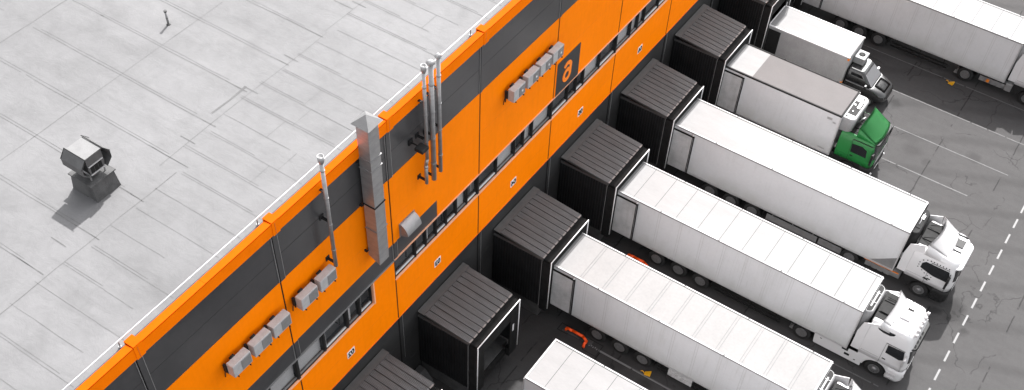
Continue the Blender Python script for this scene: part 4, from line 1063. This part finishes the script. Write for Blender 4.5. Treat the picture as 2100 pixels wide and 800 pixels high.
# cab body: side profile, tapered by loft slices along x
def carbody(T, x0):
    sec = [(0.0, .45, 1.95, .86, .95), (.55, .42, 2.0, .86, .95), (.95, .42, 1.97, .84, .95), (1.12, .42, 1.88, .84, .95)]
    d = mb(); d.loft([(.40, x0, x0 + 2.55, .88, .45, .05), (.55, x0, x0 + 2.66, .93, .5, .05), (.85, x0, x0 + 2.66, .95, .5, .05), (1.0, x0, x0 + 2.5, .95, .5, .05), (1.1, x0, x0 + 2.25, .94, .5, .05), (1.22, x0, x0 + 1.75, .93, .25, .05)], 8); bo_ = d.build('body', M['blackcar'], T)
    d = mb(); d.loft([(1.2, x0, x0 + 1.7, .92, .2, .05), (1.5, x0, x0 + 1.42, .87, .2, .05), (1.9, x0, x0 + 1.02, .77, .2, .05), (2.0, x0, x0 + .88, .70, .2, .08)], 8); gh = d.build('cabin', M['blackcar'], bo_)
    n = 8
    d = mb(); d.loft([(1.27, x0, x0 + 1.635, .908, .2, .05), (1.5, x0, x0 + 1.42, .87, .2, .05), (1.86, x0, x0 + 1.06, .785, .2, .05)], n, part=(6, 2 * n + 2 - 6), off=.008); d.build('windscreen', M['wshield'], gh)
    for s in (-1, 1):
        d = mb(); bm = bmesh.new()
        pr = [(x0 + .2, 1.3, .90), (x0 + .2, 1.8, .80), (x0 + .85, 1.8, .80), (x0 + 1.35, 1.3, .90)]
        vs = [bm.verts.new((p[0], s * (p[2] + .004), p[1])) for p in pr]; f = bm.faces.new(vs); bmesh.ops.solidify(bm, geom=[f], thickness=.01); d.merge(bm); d.build('side_window', M['glass'], gh)
        d = mb(); d.box(x0 + 1.25, x0 + 1.4, min(s * .93, s * 1.14), max(s * .93, s * 1.14), 1.25, 1.42, .03); d.build('mirror', M['blackcar'] if s < 0 else M['rail'], gh)
        wheel(T, x0 + 1.75, s * .93, s, .33, .22, rimc='steeld')
        wheel(T, 1.6, s * 1.0, s, .36, .25, rimc='steeld')
        d = mb(); d.ball((x0 + 2.42, s * .66, .82), .17, (1, 1, .6)); d.build('headlight', M['rail'], bo_)
    d = mb(); d.sheet(lambda u, v: (x0 + 1.72 + .72 * u, -.52 + 1.04 * v, 1.225 - .2 * u ** 1.8), 5, 4, .012); d.build('bonnet', M['greycar'], bo_)
    d = mb(); d.box(x0 + 2.6, x0 + 2.69, -.42, .42, .62, .72, .01); d.build('grille', M['plastic'], bo_)
    d = mb(); d.box(x0 + .03, x0 + .85, -.62, .62, 1.998, 2.008); d.build('roof_skin', M['greycar'], gh)
M['wshield'] = glass_mat('windscreen_sky_tone', (.13, .13, .135), .15, 0)  # pale base colour stands in for sky reflected in the glass
M['greycar'] = mat('grey_sheen_paint', .03, .3, var=.2, vs=3, coat=.5)
carbody(T8, 5.5)
d = mb(); d.box(5.42, 6.12, -.25, .6, 2.05, 2.5, .05); u8 = d.build('cooling_unit', M['truckwhite'], T8)
d = mb(); d.lathe([(.2, 2.5), (.2, 2.515), (.1, 2.515)], (5.78, .18, 0), 'z', 20); d.build('fan', M['ink'], u8)
d = mb(); d.box(5.42, 5.5, -.9, .9, .9, 1.9); d.box(.5, 8.0, -.35, -.25, .4, .6); d.box(.5, 8.0, .25, .35, .4, .6); d.build('frame', M['dark'], T8)

# ------------------------------------------------------------------ yard bits
G = 'orange wheel guides beside the trucks'
def guide(x, y, L, label, group=G):
    t = thing('wheel_guide', label, 'wheel guide', (x, y, 0), group)
    d = mb(); d.path([(0, .0, .03), (.08, 0, .24), (L * .3, .0, .26), (L - .25, 0, .26), (L + .05, -.14, .25), (L + .05, -.36, .22), (L + .05, -.4, .03)], .075, 12); d.build('tube', M['barrier'], t)
    d = mb()
    for i in range(4): d.box(.2 + i * (L - .4) / 3.4, .32 + i * (L - .4) / 3.4, .04, .16, 0, .3, .02)
    d.build('bracket', M['dark'], t)
    d = mb(); d.box(-.15, L + .3, -.1, .2, 0, .02); d.build('base_plate', M['dock'], t)
    return t
g1 = guide(4.5, 8.7, 1.25, 'orange curved wheel guide on dark ground near the empty dock')
dup(g1, (4.6, 14.75, 0), 'orange wheel guide half hidden between the trucks at docks 04 and 05')
d = mb()
for p in ((4.5, 20.9), (4.5, 27.0), (4.5, 33.2)): pass
def chock(x, y, rot, label):
    t = thing('wheel_chock', label, 'wheel chock', (x, y, .0), 'yellow wheel chocks'); t.rotation_euler = (0, 0, rot); t.scale = (.8, .8, .8)
    d = mb(); d.prism([(-.2, 0), (-.16, .05), (.16, .26), (.2, .24), (.2, 0)], -.13, .13, 'y', bev=.01); d.build('wedge', M['yellow'], t)
    d = mb(); d.path([(-.2, 0, .04), (-.35, .06, .1), (-.45, .05, .04)], .025, 8); d.build('handle', M['yellow'], t)
chock(9.25, 8.75, .2, 'small yellow wheel chock by the last axle of the truck nearest the empty dock')
chock(14.02, 38.95, -.2, 'dull yellow wheel chock by the drive wheel of the top right truck')

# painted markings
b = mb(); y = 17.15 - 1.385 * 20
while y < 70: b.box(21.115, 21.215, y - .4, y + .4, .004, .006); y += 1.385
struct(b.build('dashed_line', M['paint']))
b = mb()
for k, (a0, a1) in {-1: (6.5, 19), 0: (6.5, 19), 1: (6.5, 19), 2: (6.5, 19), 3: (6.4, 19), 4: (6.4, 18.2), 5: (6.4, 19.6), 6: (6.4, 19.6)}.items():
    c0 = YC(k)
    for yy in (c0 - 1.68, c0 + 1.42):
        x = a0
        while x < a1:
            L_ = random.uniform(.5, 2.2); b.box(x, min(x + L_, a1), yy - .035 + random.uniform(-.008, .008), yy + .035 + random.uniform(-.01, .01), .004, .006); x += L_ + random.choice([0, 0, .02, .12])
struct(b.build('bay_lines', M['paintw']))
b = mb()
for i in range(5): x = 5.95 + i * .11; b.box(x, x + .055, 8.54 + (i % 2) * .04, 8.63 + (i % 2) * .04, .004, .006)
b.box(6.55, 8.4, 8.53, 8.63, .007, .009); b.box(8.5, 12.5, 8.54, 8.6, .007, .009)
struct(b.build('painted_line', M['paint']))
b = mb()
for x0_, x1_, y0_, y1_ in ((5.8, 6.6, 8.15, 8.95), (4.1, 4.7, 8.5, 9.0)):
    for (a, c_, e, f) in ((x0_, x1_, y0_, y0_ + .03), (x0_, x1_, y1_ - .03, y1_), (x0_, x0_ + .03, y0_ + .03, y1_ - .03), (x1_ - .03, x1_, y0_ + .03, y1_ - .03)): b.box(a, c_, e, f, .010, .012)
b.box(6.62, 6.68, 6.0, 8.5, .010, .012)
struct(b.build('slab_cut', M['ink']))

for o in D.objects:
    if o.type == 'MESH' and 'kind' not in o and o.parent is None and 'label' not in o: print('UNTAGGED', o.name)
scene.render.engine = 'CYCLES'
